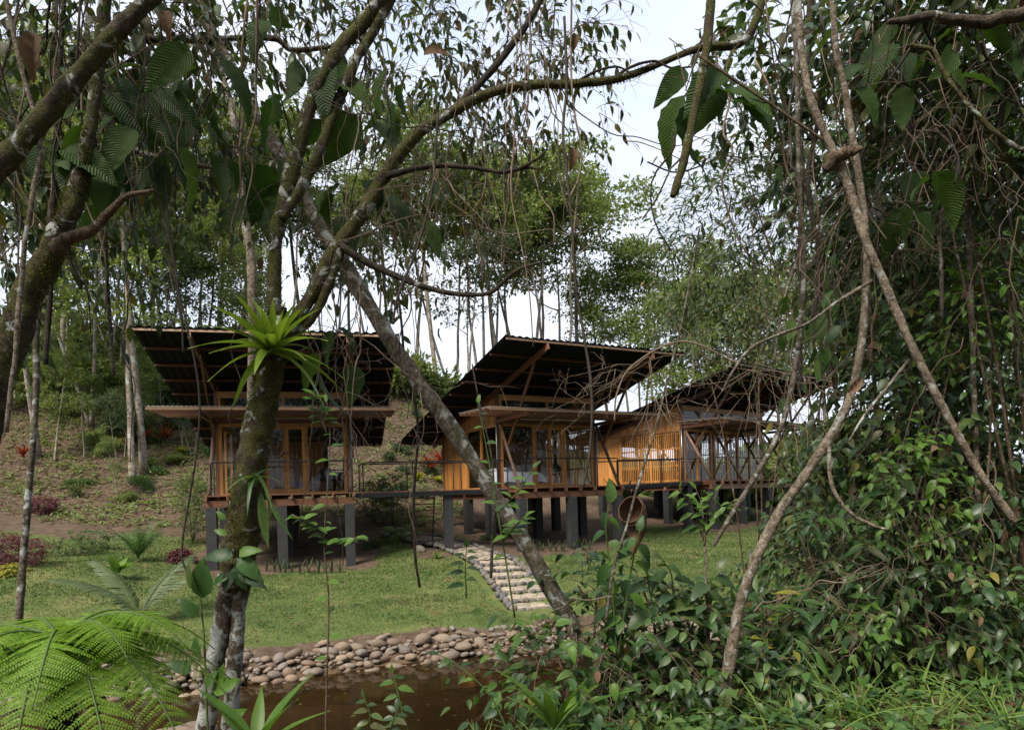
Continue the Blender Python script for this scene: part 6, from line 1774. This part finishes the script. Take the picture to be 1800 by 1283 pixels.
leafy_stems('climbing vine with bright oval leaves rising in front of the first cabin', [[(572, 1330, 4.6), (574, 1200, 4.6), (578, 1060, 4.6), (570, 960, 4.6), (576, 850, 4.6), (580, 760, 4.6), (572, 690, 4.6)], [(574, 960, 4.6), (560, 930, 4.55), (535, 915, 4.5), (515, 905, 4.5)], [(575, 960, 4.6), (600, 950, 4.55), (630, 945, 4.5)], [(574, 760, 4.6), (560, 720, 4.55), (552, 690, 4.5)]], 'ovate', 'leaf_bright', .115, 223, name='leafy_vine', cat='climber', stem_mat='twig', n_each=16, hang=.1, second='leaf_mid')
leafy_stems('upright leafy vine stem in front of the middle cabin corner', [[(905, 1085, 5.4), (885, 960, 5.4), (868, 860, 5.4), (850, 760, 5.4), (838, 700, 5.4)], [(875, 900, 5.4), (905, 870, 5.3), (940, 820, 5.3)], [(885, 950, 5.4), (900, 930, 5.35), (925, 905, 5.3)]], 'ovate', 'leaf_bright', .14, 224, name='leafy_vine', cat='climber', stem_mat='stem_green', n_each=9, hang=.1, second='leaf_mid')
leafy_stems('small leafy sapling standing in front of the flagstone steps', [[(820, 1050, 6.6), (818, 1000, 6.6), (820, 960, 6.6)]], 'ovate', 'leaf_mid', .19, 225, name='sapling', cat='sapling', n_each=9, hang=0)
leafy_stems('leafy shoot leaning over the pond in the bottom middle', [[(900, 1300, 4.9), (860, 1220, 4.9), (800, 1165, 4.9), (770, 1150, 4.9)], [(720, 1300, 4.8), (700, 1220, 4.8), (690, 1180, 4.8)]], 'ovate', 'leaf_mid', .15, 226, name='leafy_shoot', n_each=7, hang=.4, second='leaf_bright')
leafy_stems('low leafy sprouts at the bottom edge over the pond', [[(640, 1310, 4.6), (650, 1260, 4.6), (640, 1225, 4.6)], [(670, 1310, 4.6), (690, 1270, 4.6), (700, 1245, 4.6)]], 'ovate', 'leaf_dark', .13, 227, name='leafy_shoot', n_each=8, hang=.2)
leafy_stems('yellowing leafy bush between the bent branch and the thicket', [[(1350, 1180, 5.6), (1345, 1100, 5.6), (1330, 1040, 5.6)], [(1350, 1180, 5.6), (1390, 1090, 5.6), (1420, 1030, 5.6)], [(1350, 1180, 5.6), (1300, 1100, 5.6), (1290, 1060, 5.6)]], 'lance', 'leaf_mid', .34, 228, n_each=8, hang=.3, second='yellow_leaf')

# strap-leaved rosettes at the bottom edge
rosette('strap_plant', 'rosette of broad bright strap leaves at the bottom middle', 'plant', P(975, 1290, 4.9), 14, .52, .085, 'leaf_bright', 230, (.6, 3.0), .35, None, 0, shape='lance')
rosette('strap_plant', 'clump of broad upright leaves at the bottom beside the twin stems', 'plant', P(450, 1330, 4.5), 11, .55, .09, 'leaf_bright', 231, (.7, 2.6), .3, None, 0, shape='lance')
rosette('strap_plant', 'dark strap-leaved clump between the lower shrubs', 'plant', P(1215, 1150, 6.1), 16, .6, .06, 'leaf_mid', 232, (.7, 3.0), .5, None, 0, shape='lance')
rosette('strap_plant', 'clump of long leaves at the foot of the bent branch', 'plant', P(1250, 1230, 5.6), 12, .45, .07, 'leaf_bright', 233, (.7, 3.0), .5, None, 0, shape='lance')

# tall grass at the bottom right: blades nobody could count
rs = np.random.default_rng(240)
gv, gt, glv, k0 = [], [], [], 0
for (u, v, d, n, L) in [(rs.uniform(1290, 1830), rs.uniform(1160, 1300), rs.uniform(4.2, 5.8), 11, rs.uniform(.2, .45)) for _ in range(52)] + [(rs.uniform(840, 1300), rs.uniform(1255, 1310), rs.uniform(4.6, 5.4), 16, rs.uniform(.15, .3)) for _ in range(22)]:
    q = P(u, v, d); c = np.array([q[0], q[1], gz1(q[0], q[1])])
    a = rs.uniform(0, 6.283, n)
    d_ = nrm(np.stack([np.cos(a), np.sin(a), rs.uniform(.8, 3.0, n)], 1))
    for dr in (.3, .7):
        m = rs.random(n) < .5
        V, T, lv = place(leaf_tpl(6, .022, .4, dr, 'strap'), c + np.stack([np.cos(a), np.sin(a), np.zeros(n)], 1)[m] * .06, d_[m], np.stack([-np.cos(a), -np.sin(a), np.ones(n) * .8], 1)[m], L * rs.uniform(.6, 1.3, m.sum()), rs)
        gv.append(V); gt.append(T + k0); glv.append(lv); k0 += len(V)
tag(obj('tall_grass', mesh('tall_grass', np.vstack(gv), np.vstack(gt), MT['tall_grass'], True, np.concatenate(glv))), 'long arching grass blades along the bottom right', 'grass', kind='stuff')
# leaf litter and seedlings on the near bank
n = 5000
x, y = rs.uniform(-3, 7, n), rs.uniform(2.5, 9, n)
z = gz(x, y); kp = z > W_Z + .1
p = np.stack([x, y, z + .015], 1)[kp]
V, T, lv = place(leaf_tpl(3, .22, .5, .2, 'ovate'), p, nrm(rs.normal(size=p.shape) * np.array([1, 1, .15])), nrm(np.array([0, 0, 1.0]) + rs.normal(size=p.shape) * .3), rs.uniform(.05, .14, len(p)), rs)
tag(obj('leaf_litter', mesh('leaf_litter', V, T, MT['dead_leaf'], False, lv)), 'fallen brown leaves on the near bank', 'leaf litter', kind='stuff')
n = 1500
x, y = rs.uniform(-1, 7, n), rs.uniform(3.5, 8.5, n)
z = gz(x, y); kp = (z > W_Z + .15) & (x > (y - 4) * .1)
p = np.repeat(np.stack([x, y, z], 1)[kp], 6, 0); p[:, 2] += rs.uniform(.03, .22, len(p))
p += rs.normal(size=p.shape) * np.array([.05, .05, 0])
V, T, lv = place(leaf_tpl(4, .23, .3, .25, 'ovate'), p, nrm(rs.normal(size=p.shape) * np.array([1, 1, .3])), nrm(np.array([0, -.3, 1.0]) + rs.normal(size=p.shape) * .3), rs.uniform(.05, .12, len(p)), rs)
tag(obj('seedlings', mesh('seedlings', V, T, MT['leaf_mid'], True, lv)), 'carpet of leafy seedlings on the near bank', 'ground cover', kind='stuff')

# ------------------------------------------------------------------ tree fern at the lower left
def fern_frond(seed, L, npin, pinL, bend):
    """bipinnate frond: (rachis V,F), pinnae V,T"""
    g = np.random.default_rng(seed)
    t = np.linspace(0, 1, 16)
    R = np.stack([bend[0] * t ** 2, t * (1 - .12 * t), bend[1] * t - bend[2] * t ** 2], 1) * L
    rach = tube(R, np.linspace(.009, .0025, 16), 6, 24)
    A, D, S, Nn = [], [], [], []
    for q in range(npin):
        u = .10 + .89 * q / (npin - 1)
        x = u * 15; k = min(int(x), 14); c = R[k] + (R[k + 1] - R[k]) * (x - k)
        tg = nrm(R[k + 1] - R[k]); sd = nrm(np.cross(tg, np.array([0, 0, 1.0]))); up = np.cross(sd, tg)
        pl = pinL * (math.sin(math.pi * (.16 + .84 * u) ** .9) ** .8 + .04) 
        for s in (-1, 1):
            pd = nrm(sd * s + tg * .45 - up * .12 + g.normal(size=3) * .09)
            m = max(4, int(22 * pl / pinL))
            for j in range(m):
                v = (j + .5) / m
                pc = c + pd * pl * v - up * pl * .22 * v * v
                sl = pl * g.uniform(.085, .11) * (1 - v ** 1.8) + .003
                w2 = nrm(np.cross(pd, up))
                for s2 in (-1, 1):
                    A.append(pc); D.append(nrm(w2 * s2 + pd * .55 - up * .15)); S.append(sl); Nn.append(up)
    tp = (np.array([(0, 0, 0), (.36, .3, .02), (0, 1, -.05), (-.36, .3, .02)]), np.array([(0, 1, 2), (0, 2, 3)]))
    V, T, lv = place(tp, np.array(A), np.array(D), np.array(Nn), np.array(S), g)
    return rach, V, T, lv
fb = P(105, 1125, 3.3)
fg = np.array([fb[0], fb[1], gz1(fb[0], fb[1])])
fr_ = tag(empty('tree_fern', fg), 'tree fern with bright feathery fronds spreading over the lower left corner', 'fern')
V, Fq = tube(np.array([fg - np.array([0, 0, .1]), (fg + fb) / 2, fb]) - fg, [.09, .08, .06], 10, 12, .12, 5)
obj('trunk', mesh('trunk', V, Fq, MT['bark_dark'], True), fr_)
fronds = [(5, .95, .25, (.0, .38, .75)), (-20, 1.0, .26, (.05, .32, .85)), (-45, 1.0, .26, (0, .30, .85)), (-70, .9, .25, (0, .30, .85)), (-95, .9, .25, (0, .3, .8)), (-120, .9, .25, (0, .3, .8)), (-150, .9, .25, (0, .4, .75)), (175, .9, .25, (0, .5, .7)), (140, .8, .24, (0, .55, .7)), (40, .85, .24, (0, .5, .7)), (80, .75, .23, (0, .6, .7)), (-33, .75, .22, (0, .7, .75)), (-58, .8, .24, (.1, .6, .8)), (-105, .7, .22, (-.1, .65, .8)), (20, .9, .24, (-.1, .25, .6)), (-8, .8, .22, (0, .75, .8))]
for q, (az, L, pl, bend) in enumerate(fronds):
    rach, V2, T2, lv2 = fern_frond(300 + q, L * .95, 26, pl, bend)
    a = math.radians(az) - math.pi / 2
    Rz = np.array([[math.cos(a), -math.sin(a), 0], [math.sin(a), math.cos(a), 0], [0, 0, 1]])
    off = fb - fg
    fo = obj('frond', mesh('frond', V2 @ Rz.T + off, T2, MT['fern'], False, lv2), fr_)
    obj('rachis', mesh('rachis', rach[0] @ Rz.T + off, rach[1], MT['stem_green'], True), fo)

# leaves floating on the pond
rs = np.random.default_rng(900)
n = 130
x, y = rs.uniform(-7, 3, n), rs.uniform(8.5, 14.5, n)
kp = gz(x, y) < W_Z - .1
p = np.stack([x, y, np.full(n, W_Z + .006)], 1)[kp]
V, T, lv = place(leaf_tpl(3, .25, .1, .02, 'ovate'), p, nrm(rs.normal(size=p.shape) * np.array([1, 1, 0])), np.tile(np.array([[0, 0, 1.0]]), (len(p), 1)), rs.uniform(.04, .11, len(p)), rs)
tag(obj('floating_leaves', mesh('floating_leaves', V, T, MT['leaf_yellowing'], False, lv)), 'yellowed leaves floating on the pond', 'leaf litter', kind='stuff')

# ------------------------------------------------------------------ look-alikes are told apart by their order across the picture
_ones = 'first second third fourth fifth sixth seventh eighth ninth tenth eleventh twelfth thirteenth fourteenth fifteenth sixteenth seventeenth eighteenth nineteenth'.split()
_tens = {2: ('twenty', 'twentieth'), 3: ('thirty', 'thirtieth'), 4: ('forty', 'fortieth'), 5: ('fifty', 'fiftieth'), 6: ('sixty', 'sixtieth')}
def ordinal(k):
    if k < 20: return _ones[k - 1]
    a, b = divmod(k, 10)
    return _tens[a][1] if b == 0 else _tens[a][0] + '-' + _ones[b - 1]
_same = {}
for o in bpy.data.objects:
    if o.parent is None and o.get('label') and 'glass' not in o['label']: _same.setdefault(o['label'], []).append(o)
for lab, os_ in _same.items():
    if len(os_) < 2: continue
    def _u(o):
        c = np.array(o.location)
        if o.type == 'MESH': c = c + np.array([v.co[:] for v in o.data.vertices]).mean(0)
        return proj(c)[0, 0]
    for k, o in enumerate(sorted(os_, key=_u)): o['label'] = lab + ', ' + ordinal(k + 1) + ' from the left'
